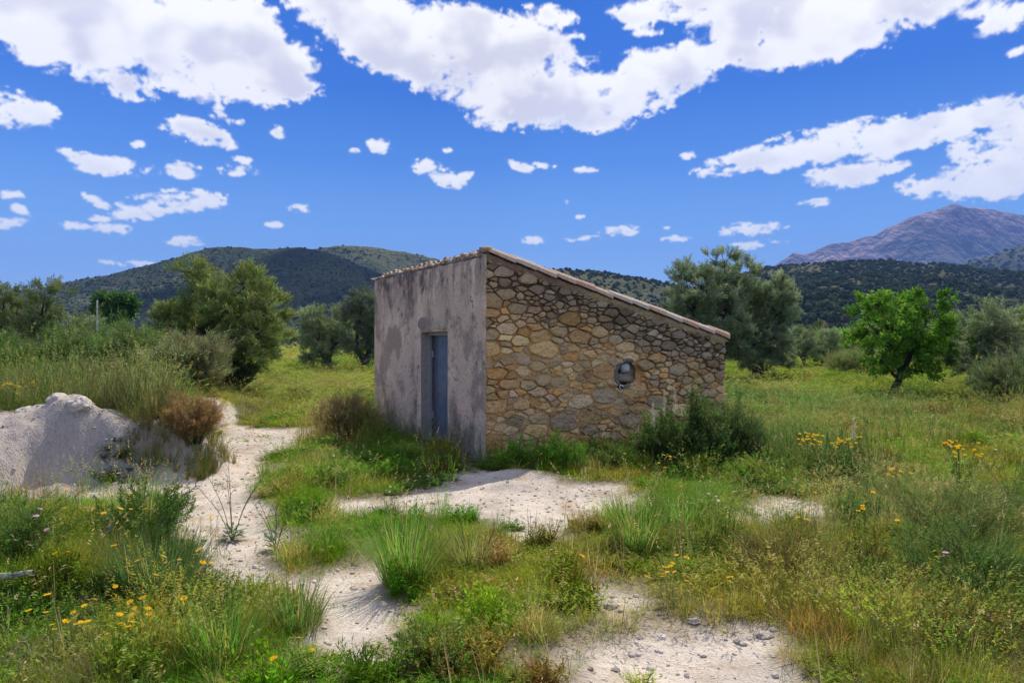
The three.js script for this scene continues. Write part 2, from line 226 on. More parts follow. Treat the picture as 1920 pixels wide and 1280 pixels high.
{
  const xs0 = [...lines([[0, 8, 0.075], [8, 26, 0.3], [26, 90, 3]]), ...grow(90, 6500, 1.35)], xs = [...xs0.slice(1).reverse().map((v) => -v), ...xs0];
  const ds = [-3000, -800, -200, -60, -20, -8, -3, ...lines([[0, 2, 0.5], [2, 12.5, 0.07], [12.5, 22, 0.16], [22, 45, 0.6], [45, 150, 3]]), ...grow(150, 7400, 1.3)];
  const nx = xs.length, nz = ds.length, pos = new Float32Array(nx * nz * 3), uv = new Float32Array(nx * nz * 2), col = new Float32Array(nx * nz * 3), idx = [];
  for (let j = 0; j < nz; j++) for (let i = 0; i < nx; i++) {
    const k = j * nx + i, x = xs[i], z = -ds[j], r = Math.hypot(x, z), near = Math.abs(x) < 26 && ds[j] < 45 && ds[j] > 0;
    pos[k * 3] = x; pos[k * 3 + 1] = r < 260 ? height(x, z) : -0.05; pos[k * 3 + 2] = z;
    uv[k * 2] = x / 1.7; uv[k * 2 + 1] = z / 1.7;
    const b = near ? marl(x, z) : 0;
    const t = 0.5 + 0.6 * fbm(x * 0.9, z * 0.9, 3, 3), base = r < 14 ? mix3(HUMUS, [0.20, 0.165, 0.10], clamp(t)) : mix3(FIELD, [0.19, 0.18, 0.065], clamp(0.5 + 0.8 * fbm(x * 0.05, z * 0.09, 8, 3)));
    const grey = mix3(mix3(MARL, [0.52, 0.455, 0.385], clamp(0.4 + 1.3 * fbm(x * 1.1, z * 1.1, 14, 4))), [0.44, 0.33, 0.225], 0.75 * smooth(0.08, 0.45, fbm(x * 2.6, z * 2.6, 15, 4, 0.6)));
    const thinSoil = near && r < 15 ? 0.55 * smooth(-0.55, 0.05, bareness(x, z) + 0.35 * noise(x * 2.4, 6.6, z * 2.4)) : 0, heap = near && x < -3.8 && ds[j] > 7.4 && ds[j] < 10.6 ? 0.8 * smooth(-3.9, -4.5, x) : 0;   // thin pale soil fringes the path; the spoil heap is greyer subsoil
    const c = mix3(mix3(base, [0.45, 0.37, 0.27], thinSoil), mix3(grey, [0.47, 0.41, 0.355], heap), b);
    col[k * 3] = c[0]; col[k * 3 + 1] = c[1]; col[k * 3 + 2] = c[2];
    if (i && j) { const a = k, l = k - 1, q = k - nx, w = q - 1; idx.push(w, q, l, q, a, l); }
  }
  const g = geo(pos, idx, { uv, col });
  const m = mesh('ground', g, soil, scene);
  tag(m, 'meadow ground with bare pale earth path round the hut', 'ground', null, 'structure');
}

// ---------------------------------------------------------------- hills
const hillBump = texture(1024, 1024, (() => { const n = tiled((u, v) => fbm(u * 40, v * 40, 2, 4, 0.6)); return (u, v) => 0.5 + 0.5 * n(u, v); })(), false);
const hillGrain = texture(1024, 1024, (() => { const n = tiled((u, v) => fbm(u * 50, v * 50, 12, 4, 0.65)); return (u, v) => { const k = 0.8 + 0.55 * n(u, v); return [k, k, k]; }; })());
const hillMat = new THREE.MeshStandardMaterial({ name: 'hillside', vertexColors: true, map: hillGrain, bumpMap: hillBump, bumpScale: 5, roughness: 1 }); hillMat.specularIntensity = 0.1;
const peakMat = hillMat.clone(); peakMat.name = 'rocky mountainside'; peakMat.bumpScale = 40;
function hill(name, label, ridge, D, foot, back, rough, tint, nA, nR, material, shape = 1.25) {
  const X = (x) => { let k = 0; while (k < ridge.length - 2 && x > ridge[k + 1][0]) k++; const a = ridge[k], b = ridge[k + 1], t = clamp((x - a[0]) / (b[0] - a[0])); return mix(a[1], b[1], t); };
  const x0 = ridge[0][0], x1 = ridge[ridge.length - 1][0], seed = D * 0.37, pos = [], uv = [], col = [], idx = [];
  const h = (x, p) => {                                              // x: bearing, as metres across at the ridge; p: 0 at the foot, 1 at the ridge, 2 far behind
    const top = X(x) - 1.6, q = p < 1 ? Math.pow(p, shape) : Math.pow(1 - (p - 1), 1.5), r = p < 1 ? mix(foot, D, p) : mix(D, back, p - 1);
    const wx = x * r / D, s = 1 / (rough * 7), n = fbm(wx * s, r * s * 0.7, seed, 5, 0.52), gully = Math.abs(fbm(wx * s * 1.7 + 4, r * s * 0.5, seed + 9, 3));
    const crest = 0.12 + smooth(0, 0.25, Math.abs(1 - p));
    return [wx, Math.max(-6, 1.6 + top * q + (n * rough - gully * rough * 0.9) * Math.min(1, crest) * smooth(0, 0.12, p) * smooth(0, 60, top) + rough * 0.10 * noise(wx * s * 9, r * s * 9, seed)), -r, n];
  };
  for (let j = 0; j <= nR; j++) for (let i = 0; i <= nA; i++) {
    const p = j / nR * 1.7, x = mix(x0, x1, i / nA), v = h(x, p), k = j * (nA + 1) + i;
    pos.push(v[0], v[1] - (p < 0.02 ? 8 : 0), v[2]); uv.push(v[0] / (rough * 16), v[2] / (rough * 16));
    col.push(...tint(v[0], v[1], v[2], p, x / D, v[3]));
    if (i && j) idx.push(k, k - nA - 1, k - 1, k - 1, k - nA - 1, k - nA - 2);
  }
  const m = mesh(name, geo(pos, idx, { uv, col }), material, scene);
  tag(m, label, 'hill', null, 'structure');
  return h;
}
const scrubTint = (low, high, s) => (x, y, z, p) => mix3(low, high, clamp(0.45 + 1.3 * fbm(x * s, z * s, 5, 4)));
const hWest = hill('hill', 'long green hill at the left with a rounded top', RIDGE_WEST, 1300, 640, 2100, 26, scrubTint([0.036, 0.052, 0.028], [0.090, 0.105, 0.046], 0.006), 260, 90, hillMat);
const hBack = hill('hill', 'farther green hill behind the hut with a flat summit', RIDGE_BACK, 1900, 1400, 2600, 30, scrubTint([0.055, 0.075, 0.030], [0.13, 0.14, 0.055], 0.005), 200, 80, hillMat);
const hScrub = hill('hill', 'low hill dotted with shrubs right above the hut roof', RIDGE_SCRUB, 900, 520, 1300, 14, scrubTint([0.06, 0.075, 0.03], [0.15, 0.145, 0.065], 0.012), 200, 80, hillMat);
const hPine = hill('hill', 'wooded dark green hill at the right below the mountain', RIDGE_PINE, 1000, 330, 1500, 15, scrubTint([0.05, 0.062, 0.026], [0.15, 0.135, 0.065], 0.012), 240, 100, hillMat, 1.1);
const hEast = hill('hill', 'dark hill slope at the right edge below the mountain', RIDGE_EAST, 2400, 1600, 3200, 40, scrubTint([0.04, 0.055, 0.03], [0.09, 0.095, 0.05], 0.004), 160, 60, hillMat);
hill('mountain', 'bare purple-brown mountain with a craggy peak at the right', RIDGE_PEAK, 5200, 3700, 7500, 190, (x, y, z, p, b, n) => {
  const r = fbm(x * 0.0022, y * 0.006, z * 0.0016, 5, 0.6), g = fbm(x * 0.0012 + 7, 3, z * 0.0012, 4), rock = mix3([0.13, 0.085, 0.095], [0.40, 0.27, 0.235], clamp(0.42 + 1.8 * r));
  return mix3(rock, [0.062, 0.058, 0.036], smooth(-0.12, 0.16, g + r * 0.5));
}, 340, 150, peakMat, 1.35);

// woods on the hillsides: too many and too small to tell apart
function clumpGeo(seed, leaves, size) {
  const r = rng(seed), pos = [], idx = [], nor = [];
  for (let i = 0; i < leaves; i++) {
    const z = r() * 1.7 - 0.7, t = r() * 6.283, s = Math.sqrt(Math.max(0, 1 - z * z)), k = (0.72 + 0.3 * r()) * (1 + 0.35 * noise(s * Math.cos(t) * 1.7, z * 1.7, s * Math.sin(t) * 1.7 + seed));
    const c = new THREE.Vector3(s * Math.cos(t), z, s * Math.sin(t)), n = c.clone().add(new THREE.Vector3(r() - 0.5, r() - 0.3, r() - 0.5)).normalize(), a = new THREE.Vector3(r() - 0.5, r() - 0.5, r() - 0.5).cross(n).normalize(), b = n.clone().cross(a), o = i * 3;
    c.multiplyScalar(k);
    for (const [u, v] of [[-1, -0.6], [1, -0.6], [0, 1.1]]) { pos.push(c.x + (a.x * u + b.x * v) * size, c.y * 0.9 + 0.5 + (a.y * u + b.y * v) * size, c.z + (a.z * u + b.z * v) * size); nor.push(n.x, n.y, n.z); }
    idx.push(o, o + 1, o + 2);
  }
  return geo(pos, idx, { nor });
}
const woodMat = new THREE.MeshStandardMaterial({ name: 'woodland foliage', color: rgb(1, 1, 1), roughness: 1 }); woodMat.specularIntensity = 0.1;
function instanced(name, geometry, material, list, label, category, parent = scene) {
  const m = new THREE.InstancedMesh(geometry, material, list.length), M = new THREE.Matrix4(), c = new THREE.Color();
  list.forEach((e, i) => { m.setMatrixAt(i, e.m ?? M.compose(e.p, e.q, e.s)); m.setColorAt(i, c.setRGB(...e.c)); });
  m.name = parent === scene ? numbered(name) : name; m.castShadow = m.receiveShadow = true; parent.add(m);
  return tag(m, label, parent === scene ? category : null, null, 'stuff');
}
const quatY = (a) => new THREE.Quaternion().setFromAxisAngle(new THREE.Vector3(0, 1, 0), a);
{
  const r = rng(41), blob = clumpGeo(3, 150, 0.24), blob2 = clumpGeo(8, 150, 0.24);
  const list = [[], []];
  const plant = (fn, ridge, D, n, keep, size, tone) => {
    const x0 = ridge[0][0], x1 = ridge[ridge.length - 1][0];
    for (let i = 0; i < n; i++) {
      const x = mix(x0, x1, r()), p = Math.pow(r(), 0.8) * 1.05, v = fn(x, p);
      if (v[1] < 2 || r() > keep(x, p, v)) continue;
      const k = size * (0.55 + 0.9 * r() * r()), t = r();
      list[i & 1].push({ p: new THREE.Vector3(v[0], v[1] - k * 0.2, v[2]), q: quatY(r() * 6.3), s: new THREE.Vector3(k, k * (0.8 + 0.5 * r()), k), c: mix3(tone[0], tone[1], t) });
    }
  };
  const dark = [[0.030, 0.052, 0.022], [0.075, 0.105, 0.038]], dull = [[0.05, 0.066, 0.03], [0.115, 0.125, 0.055]];
  plant(hPine, RIDGE_PINE, 1000, 15000, (x, p, v) => smooth(-0.16, 0.12, noise(v[0] * 0.009, 1, v[2] * 0.006) + 0.30 - 0.35 * Math.abs(p - 0.45)) * smooth(0.06, 0.16, p), 3.0, dark);
  plant(hPine, RIDGE_PINE, 1000, 14000, () => 0.8, 1.7, dull);
  plant(hScrub, RIDGE_SCRUB, 900, 8000, (x, p, v) => 0.30 + 0.5 * smooth(0, 0.2, noise(v[0] * 0.012, 1, v[2] * 0.01)) + (p > 0.93 ? 0.6 : 0), 2.1, dark);
  plant(hWest, RIDGE_WEST, 1300, 20000, (x, p, v) => 0.35 + 0.6 * smooth(-0.05, 0.2, noise(v[0] * 0.008, 1, v[2] * 0.006)), 1.7, [[0.036, 0.054, 0.024], [0.085, 0.10, 0.04]]);
  plant(hBack, RIDGE_BACK, 1900, 5000, (x, p, v) => 0.15 + 0.8 * smooth(0, 0.2, noise(v[0] * 0.006, 1, v[2] * 0.005)), 2.8, [[0.032, 0.05, 0.024], [0.07, 0.09, 0.036]]);
  plant(hEast, RIDGE_EAST, 2400, 6000, () => 0.8, 5, dark);
  instanced('hillside_woods', blob, woodMat, list[0], 'dark trees and scrub covering the far hillsides', 'woods');
  instanced('hillside_scrub', blob2, woodMat, list[1], 'shrubs scattered over the far hillsides', 'scrub');
}

// one cumulus above the frame, whose shade lies on the long hill
{
  const r = rng(99), parts = [], at = new THREE.Vector3(-225, 75, -1210).addScaledVector(SUN, 4300);
  for (let i = 0; i < 34; i++) {
    const s = new THREE.IcosahedronGeometry(1, 4), p = s.attributes.position, u = (r() - 0.5) * 2, v = (r() - 0.5) * 2, k = 70 + 70 * r() * (1 - Math.abs(u) * 0.5), c = [u * 125 - v * 40, r() * 60 + 20, v * 430 - u * 70];
    for (let j = 0; j < p.count; j++) { const q = new THREE.Vector3().fromBufferAttribute(p, j), f = k * (1 + 0.25 * fbm(q.x * 1.7 + i, q.y * 1.7, q.z * 1.7, 3)); p.setXYZ(j, q.x * f + c[0], Math.max(q.y * f * 0.7 + c[1], -6), q.z * f + c[2]); }
    s.computeVertexNormals(); parts.push(s);
  }
  const m = mesh('cloud', mergeGeometries(parts), new THREE.MeshStandardMaterial({ name: 'cloud', color: rgb(0.9, 0.9, 0.92), roughness: 1 }), scene);
  m.position.copy(at);
  tag(m, 'cumulus cloud above the frame that shades the left hill', 'cloud', null, 'structure');
}

// ---------------------------------------------------------------- the hut
const HUT = { x: -0.41, z: -10.45, turn: 0.494, len: 4.41, deep: 4.6, top: 2.76, fall: 0.262 };
const hut = thing('stone_hut', 'ruined stone field hut with a plastered door wall and a sloping tile roof', 'hut', [HUT.x, 0, HUT.z], HUT.turn);
const roofY = (x) => HUT.top - HUT.fall * x;
{
  const stoneMap = texture(1024, 1024, (() => {
    const a = tiled((u, v) => fbm(u * 9, v * 9, 21, 4, 0.6)), b = tiled((u, v) => fbm(u * 60, v * 60, 22, 3, 0.6)), c = tiled((u, v) => fbm(u * 22, v * 22, 27, 4, 0.6));
    return (u, v) => { const k = 1.04 + 0.36 * a(u, v) + 0.34 * b(u, v), l = smooth(0.22, 0.42, c(u, v)) * 0.5, w = 0.22 * a(v, u); return mix3([k * (1 + w * 0.4), k, k * (1 - w)], [0.66, 0.55, 0.42], l); };
  })());
  const stoneBump = texture(1024, 1024, (() => { const a = tiled((u, v) => fbm(u * 16, v * 16, 31, 5, 0.6)); return (u, v) => 0.5 + 0.6 * a(u, v); })(), false);
  const stone = new THREE.MeshStandardMaterial({ name: 'rubble stone', vertexColors: true, map: stoneMap, bumpMap: stoneBump, bumpScale: 0.045, roughness: 0.95, flatShading: true }); stone.specularIntensity = 0.25;
  const mortarMat = new THREE.MeshStandardMaterial({ name: 'earth mortar', vertexColors: true, map: stoneMap, bumpMap: stoneBump, bumpScale: 0.04, roughness: 1 }); mortarMat.specularIntensity = 0.1;
  const core = new THREE.MeshStandardMaterial({ name: 'wall core', color: rgb(0.30, 0.23, 0.17), map: stoneMap, roughness: 1 });

  // -------- gable wall of rubble stones in earth mortar
  const gable = new THREE.Group(); gable.name = 'stone_wall'; hut.add(gable); tag(gable, 'rubble stone gable wall in orange earth mortar');
  const NX = 2.42, NY = 1.115, r = rng(2024), S = 0.52;
  const weather = (x, y) => clamp(smooth(0.95, 0.15, roofY(x) - y + 0.35 * fbm(x * 1.3, y * 1.3, 5, 3)) + 0.22 * smooth(2.6, 4.2, x + noise(x, y, 2)));   // grey lichen crust on the upper courses
  const seeds = [{ x: NX * S, y: NY, r: 0.235, niche: true }];
  for (let i = 0; i < 30000 && seeds.length < 760; i++) {
    const x = r() * HUT.len, y = -0.05 + r() * (roofY(0) + 0.05); if (y > roofY(x) - 0.03) continue;
    const w = weather(x, y), big = Math.pow(r(), 1.7), fill = i / 30000, q = mix(0.078 + 0.12 * big, 0.055 + 0.07 * big, w) * mix(1, 0.40, fill);
    if (seeds.every((s) => Math.hypot(s.x - x * S, (s.y - y) * 1.12) > (s.r + q) * 0.5)) seeds.push({ x: x * S, y, r: q });
  }
  const clip = (p, nx, ny, d) => { const o = []; for (let i = 0; i < p.length; i++) { const a = p[i], b = p[(i + 1) % p.length], u = a[0] * nx + a[1] * ny - d, v = b[0] * nx + b[1] * ny - d; if (u <= 0) o.push(a); if ((u < 0) !== (v < 0)) { const t = u / (u - v); o.push([a[0] + (b[0] - a[0]) * t, a[1] + (b[1] - a[1]) * t]); } } return o; };
  const cells = [];
  seeds.forEach((s, i) => {
    if (s.niche) return;
    let p = [[s.x - 0.5, s.y - 0.5], [s.x + 0.5, s.y - 0.5], [s.x + 0.5, s.y + 0.5], [s.x - 0.5, s.y + 0.5]];
    seeds.forEach((o, j) => {
      if (i === j || Math.hypot(o.x - s.x, o.y - s.y) > 0.9) return;
      const dx = o.x - s.x, dy = o.y - s.y, L = Math.hypot(dx, dy), cut = (L * L + (s.r * s.r - o.r * o.r) * 0.55) / (2 * L) - (0.0045 + 0.005 * r());
      p = clip(p, dx / L, dy / L, (s.x * dx + s.y * dy) / L + cut);
    });
    const k = HUT.fall / S, n = Math.hypot(k, 1);
    p = clip(p, -1, 0, -0.03 * S); p = clip(p, 1, 0, (HUT.len - 0.005) * S); p = clip(p, 0, -1, 0.15); p = clip(p, k / n, 1 / n, (HUT.top - 0.02) / n);
    if (p.length < 3) return;
    p = p.map(([x, y]) => [x / S, y]);
    let area = 0; p.forEach((a, q) => { const b = p[(q + 1) % p.length]; area += (a[0] * b[1] - b[0] * a[1]) / 2; });
    if (area > 0.0016) cells.push({ p, area, x: s.x / S, y: s.y });
  });
  cells.sort((a, b) => b.area - a.area);
  const small = [];
  const tones = [[0.8, 0.501, 0.21], [0.82, 0.444, 0.155], [0.72, 0.491, 0.252], [0.76, 0.529, 0.294], [0.58, 0.406, 0.235], [0.86, 0.595, 0.286], [0.66, 0.378, 0.16]];
  cells.forEach((c, n) => {
    let p = [];
    c.p.forEach((a, i) => { const b = c.p[(i + 1) % c.p.length], l = Math.hypot(b[0] - a[0], b[1] - a[1]); if (l < 0.012) { p.push([(a[0] + b[0]) / 2, (a[1] + b[1]) / 2]); return; } const t = 0.03 + 0.08 * r(); p.push([mix(a[0], b[0], t), mix(a[1], b[1], t)]); if (l > 0.11) p.push([mix(a[0], b[0], 0.5), mix(a[1], b[1], 0.5)]); p.push([mix(a[0], b[0], 1 - t), mix(a[1], b[1], 1 - t)]); });
    p = p.map(([x, y]) => [x + 0.06 * noise(x * 4.5, y * 6, 71) + 0.02 * noise(x * 15, y * 15, 72), y + 0.045 * noise(x * 5, y * 6, 73) + 0.016 * noise(x * 14, y * 14, 74)]);
    let cx = 0, cy = 0; p.forEach((a) => { cx += a[0] / p.length; cy += a[1] / p.length; });
    p = p.map(([x, y]) => { const k = 1 + 0.10 * noise(x * 14, y * 14, n) - 0.02; return [clamp(cx + (x - cx) * Math.min(1.02, k), 0.02, HUT.len + 0.01), cy + (y - cy) * Math.min(1.02, k)]; });
    const w = weather(cx, cy), size = Math.sqrt(c.area), pr = 0.018 + 0.034 * r() + 0.03 * size, tx = (r() - 0.5) * 0.16, ty = (r() - 0.62) * 0.2, m = p.length;
    const base = mix3(tones[Math.floor(r() * tones.length)], mix3([0.27, 0.195, 0.13], [0.68, 0.51, 0.34], r() * r()), clamp(w * 1.1 - 0.3 * r()) * 0.95), v = 0.72 + 0.5 * r(), tone = base.map((q) => q * v);
    const pos = [], idx = [], uv = [], col = [], ring = (k, z, dome) => p.forEach(([x, y]) => { const X = cx + (x - cx) * k, Y = cy + (y - cy) * k; pos.push(X, Y, z + dome * ((X - cx) * tx + (Y - cy) * ty + 0.016 * noise(X * 11, Y * 11, n * 0.7))); uv.push(X / 1.3 + n * 0.37, Y / 1.3 + n * 0.11); col.push(...tone); });
    ring(1, -0.05, 0); ring(0.99, pr * 0.62, 0.8); ring(0.91, pr * 0.95, 1); ring(0.52, pr * 1.02, 1.5);
    pos.push(cx, cy, pr * 1.08); uv.push(cx / 1.3 + n * 0.37, cy / 1.3 + n * 0.11); col.push(...tone);
    for (let a = 0; a < 3; a++) for (let i = 0; i < m; i++) { const j = (i + 1) % m, A = a * m + i, B = a * m + j; idx.push(A, B, A + m, B, B + m, A + m); }
    for (let i = 0; i < m; i++) idx.push(3 * m + i, 3 * m + (i + 1) % m, 4 * m);
    const g = geo(pos, idx, { uv, col });
    if (n < 296) mesh('stone', g, stone, gable); else small.push(g);
  });
  if (small.length) tag(mesh('small_stones', mergeGeometries(small), stone, gable), null, null, null, 'stuff');
  {
    const nx = 176, ny = 112, pos = [], uv = [], col = [], idx = [];
    for (let j = 0; j <= ny; j++) for (let i = 0; i <= nx; i++) {
      const x = HUT.len * i / nx, y = mix(-0.2, roofY(x) - 0.005, j / ny), w = weather(x, y), smear = smooth(-0.22, 0.16, fbm(x * 1.1, y * 1.4, 9, 3) + 0.22 * smooth(3.2, 0.6, x)) * (1 - 0.9 * w);
      pos.push(x, y, mix(-0.034, 0.016, smear) + 0.016 * noise(x * 7, y * 9, 3) + 0.006 * noise(x * 24, y * 24, 3));
      uv.push(x / 1.1, y / 1.1);
      col.push(...mix3(mix3([0.78, 0.42, 0.155], [0.70, 0.47, 0.235], clamp(0.5 + fbm(x * 2, y * 2, 6, 3) * 1.3)), [0.22, 0.165, 0.115], w));
      if (i && j) { const k = j * (nx + 1) + i, a = HUT.len * (i - 0.5) / nx, b = mix(-0.2, roofY(a), (j - 0.5) / ny), e = Math.hypot((a - NX) / 0.215, (b - NY) / 0.18); if (e > 1 + 0.12 * noise(a * 9, b * 9, 4)) idx.push(k, k - 1, k - nx - 2, k, k - nx - 2, k - nx - 1); }
    }
    mesh('mortar', geo(pos, idx, { uv, col }), mortarMat, gable);
  }
  { // the gable's core, with the niche sunk into it
    const s = new THREE.Shape([[0.05, -0.2], [HUT.len - 0.05, -0.2], [HUT.len - 0.05, roofY(HUT.len - 0.05) - 0.03], [0.05, roofY(0.05) - 0.03]].map(([x, y]) => new THREE.Vector2(x, y)));
    const hole = new THREE.Path(); hole.absellipse(NX, NY, 0.225, 0.19, 0, 6.2832, true); s.holes.push(hole);
    const g = new THREE.ExtrudeGeometry(s, { depth: 0.34, bevelEnabled: false, curveSegments: 20 }); g.translate(0, 0, -0.40);
    mesh('wall_core', g, core, gable);
    const b = new THREE.BoxGeometry(0.62, 0.56, 0.08); b.translate(NX, NY, -0.445); mesh('niche_back', b, core, gable);
  }
  // -------- niche in the gable wall
  const lump = (seed, sx, sy, sz, rough = 0.12, detail = 3) => { const g = new THREE.IcosahedronGeometry(1, detail), p = g.attributes.position, uv = []; for (let i = 0; i < p.count; i++) { const x = p.getX(i), y = p.getY(i), z = p.getZ(i), k = 1 + rough * fbm(x * 1.6 + seed, y * 1.6, z * 1.6, 3) * 2; p.setXYZ(i, Math.sign(x) * Math.pow(Math.abs(x), 0.8) * k * sx, Math.sign(y) * Math.pow(Math.abs(y), 0.8) * k * sy, Math.sign(z) * Math.pow(Math.abs(z), 0.8) * k * sz); uv.push(p.getX(i) * 1.2 + seed, p.getY(i) * 1.2 + p.getZ(i)); } g.setAttribute('uv', new THREE.Float32BufferAttribute(uv, 2)); g.computeVertexNormals(); return g; };
  const paint = (g, c) => { const n = g.attributes.position.count, a = new Float32Array(n * 3); for (let i = 0; i < n; i++) a.set(c, i * 3); g.setAttribute('color', new THREE.BufferAttribute(a, 3)); return g; };
  const niche = new THREE.Group(); niche.name = 'wall_niche'; hut.add(niche); tag(niche, 'small round hole in the stone wall, blocked with stones');
  let m = mesh('pale_round_stone', paint(lump(3, 0.085, 0.075, 0.07, 0.07), [0.72, 0.68, 0.66]), stone, niche); m.position.set(NX + 0.02, NY + 0.085, -0.06);
  m = mesh('blocking_stone', paint(lump(8, 0.19, 0.075, 0.06, 0.12), [0.46, 0.35, 0.25]), stone, niche); m.position.set(NX + 0.045, NY - 0.07, -0.10); m.rotation.set(-0.35, 0.1, -0.12);
  m = mesh('blocking_stone', paint(lump(11, 0.10, 0.10, 0.05, 0.12), [0.36, 0.28, 0.21]), stone, niche); m.position.set(NX + 0.15, NY + 0.03, -0.12);
  m = mesh('blocking_stone', paint(lump(15, 0.09, 0.06, 0.05, 0.12), [0.26, 0.21, 0.17]), stone, niche); m.position.set(NX - 0.1, NY - 0.02, -0.2);
  { // ring of mortar left round the hole
    const t = new THREE.TorusGeometry(0.215, 0.032, 8, 40, 4.2), p = t.attributes.position; for (let i = 0; i < p.count; i++) { const k = 1 + 0.1 * noise(p.getX(i) * 12, p.getY(i) * 12, 1); p.setXYZ(i, p.getX(i) * k, p.getY(i) * k * 0.86, p.getZ(i) * 0.8); } t.computeVertexNormals();
    m = mesh('niche_rim', paint(t, [0.40, 0.35, 0.30]), mortarMat, niche); m.position.set(NX, NY, 0.015); m.rotation.z = 1.0;
  }
  { // drain pipe below the hole
    const pipe = mesh('drain_pipe', new THREE.CylinderGeometry(0.036, 0.036, 0.3, 20, 1, true), new THREE.MeshStandardMaterial({ name: 'black plastic', color: rgb(0.012, 0.012, 0.013), roughness: 0.5, side: THREE.DoubleSide }), niche);
    pipe.rotation.x = Math.PI / 2; pipe.position.set(NX - 0.135, NY - 0.205, -0.08);
    const rim = mesh('pipe_rim', new THREE.TorusGeometry(0.034, 0.007, 8, 24, 2.6), new THREE.MeshStandardMaterial({ name: 'white plastic', color: rgb(0.8, 0.8, 0.8), roughness: 0.5 }), niche); rim.position.set(NX - 0.135, NY - 0.205, 0.071); rim.rotation.z = 0.3;
  }

  // -------- plastered door wall
  const DW = HUT.deep, D0 = 1.155, D1 = 2.23, DT = 1.75, PW = DW + 0.06, PH = 3.0;
  const stain = (t, y) => {                                           // weathered lime render: warm grey, black mould, run-off streaks below the eaves, damp foot
    const n = fbm(t * 1.4, y * 1.1, 40, 5, 0.58), f = fbm(t * 9, y * 8, 41, 4, 0.6), g = fbm(t * 40, y * 36, 44, 3, 0.6);
    let c = mix3([0.70, 0.50, 0.36], [0.60, 0.44, 0.335], clamp(0.5 + 1.4 * n));
    c = mix3(c, [0.78, 0.585, 0.43], smooth(0.05, 0.4, fbm(t * 2.1 + 3, y * 1.3, 47, 4)) * 0.8);
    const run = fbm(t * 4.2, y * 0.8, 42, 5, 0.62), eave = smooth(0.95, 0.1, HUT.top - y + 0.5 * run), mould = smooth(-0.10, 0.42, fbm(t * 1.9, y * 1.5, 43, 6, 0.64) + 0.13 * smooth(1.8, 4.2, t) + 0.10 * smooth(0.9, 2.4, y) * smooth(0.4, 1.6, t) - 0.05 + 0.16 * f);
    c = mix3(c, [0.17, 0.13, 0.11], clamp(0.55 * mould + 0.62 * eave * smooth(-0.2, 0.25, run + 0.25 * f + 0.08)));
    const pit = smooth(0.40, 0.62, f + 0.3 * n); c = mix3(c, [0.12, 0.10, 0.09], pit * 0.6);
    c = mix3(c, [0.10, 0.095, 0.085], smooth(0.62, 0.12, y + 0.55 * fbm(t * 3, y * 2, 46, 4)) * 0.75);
    const k = 1 + 0.28 * g; return [c[0] * k, c[1] * k, c[2] * k];
  };
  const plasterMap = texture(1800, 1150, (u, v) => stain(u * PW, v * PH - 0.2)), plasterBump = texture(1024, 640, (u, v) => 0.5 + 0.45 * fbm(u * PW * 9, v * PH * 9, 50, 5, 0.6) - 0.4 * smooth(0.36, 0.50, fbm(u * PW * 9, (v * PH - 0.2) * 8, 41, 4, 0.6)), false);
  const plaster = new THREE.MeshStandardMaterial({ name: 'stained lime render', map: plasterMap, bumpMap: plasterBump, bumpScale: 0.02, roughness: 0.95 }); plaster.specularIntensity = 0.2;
  const plain = new THREE.MeshStandardMaterial({ name: 'old lime render', color: rgb(0.40, 0.345, 0.31), map: stoneMap, bumpMap: stoneBump, bumpScale: 0.02, roughness: 1 });
  const front = new THREE.Group(); front.name = 'door_wall'; hut.add(front); tag(front, 'grey plastered wall with mould stains and a doorway');
  {
    const s = new THREE.Shape([[0.075, -0.2], [D0, -0.2], [D0, DT], [D1, DT], [D1, -0.2], [DW, -0.2], [DW, HUT.top - 0.05], [0.075, HUT.top - 0.05]].map(([x, y]) => new THREE.Vector2(x, y)));
    const g = new THREE.ExtrudeGeometry(s, { depth: 0.44, bevelEnabled: false }); g.rotateY(Math.PI / 2);
    mesh('wall_core', g, plain, front);
    const ts = [-0.03, ...lines([[0.05, D0, 0.065]]), D0, ...lines([[D0 + 0.06, D1, 0.06]]), D1, ...lines([[D1 + 0.06, DW, 0.065]]), DW + 0.02], ys = [-0.2, ...lines([[-0.12, DT, 0.065]]), DT, ...lines([[DT + 0.06, HUT.top - 0.04, 0.062]]), HUT.top];
    const nt = ts.length, ny = ys.length, pos = [], uv = [], idx = [];
    for (let j = 0; j < ny; j++) for (let i = 0; i < nt; i++) {
      const t = ts[i], y = ys[j], edge = i === 0 || j === 0 || i === nt - 1 || j === ny - 1 || (t >= D0 - 1e-6 && t <= D1 + 1e-6 && y <= DT + 1e-6);
      const wob = (j === ny - 1 ? 0.035 * noise(t * 3, 1, 2) - 0.01 : 0), out = edge ? 0.006 : 0.022 + 0.012 * noise(t * 1.6, y * 1.6, 3) + 0.006 * noise(t * 6, y * 6, 3);
      pos.push(-out, y + wob, -t); uv.push((t + 0.03) / PW, (y + 0.2) / PH);
      if (i && j && !(ts[i - 1] >= D0 - 1e-6 && t <= D1 + 1e-6 && y <= DT + 1e-6)) { const k = j * nt + i; idx.push(k, k - nt, k - nt - 1, k, k - nt - 1, k - 1); }
    }
    mesh('plaster', geo(pos, idx.reverse(), { uv }), plaster, front);
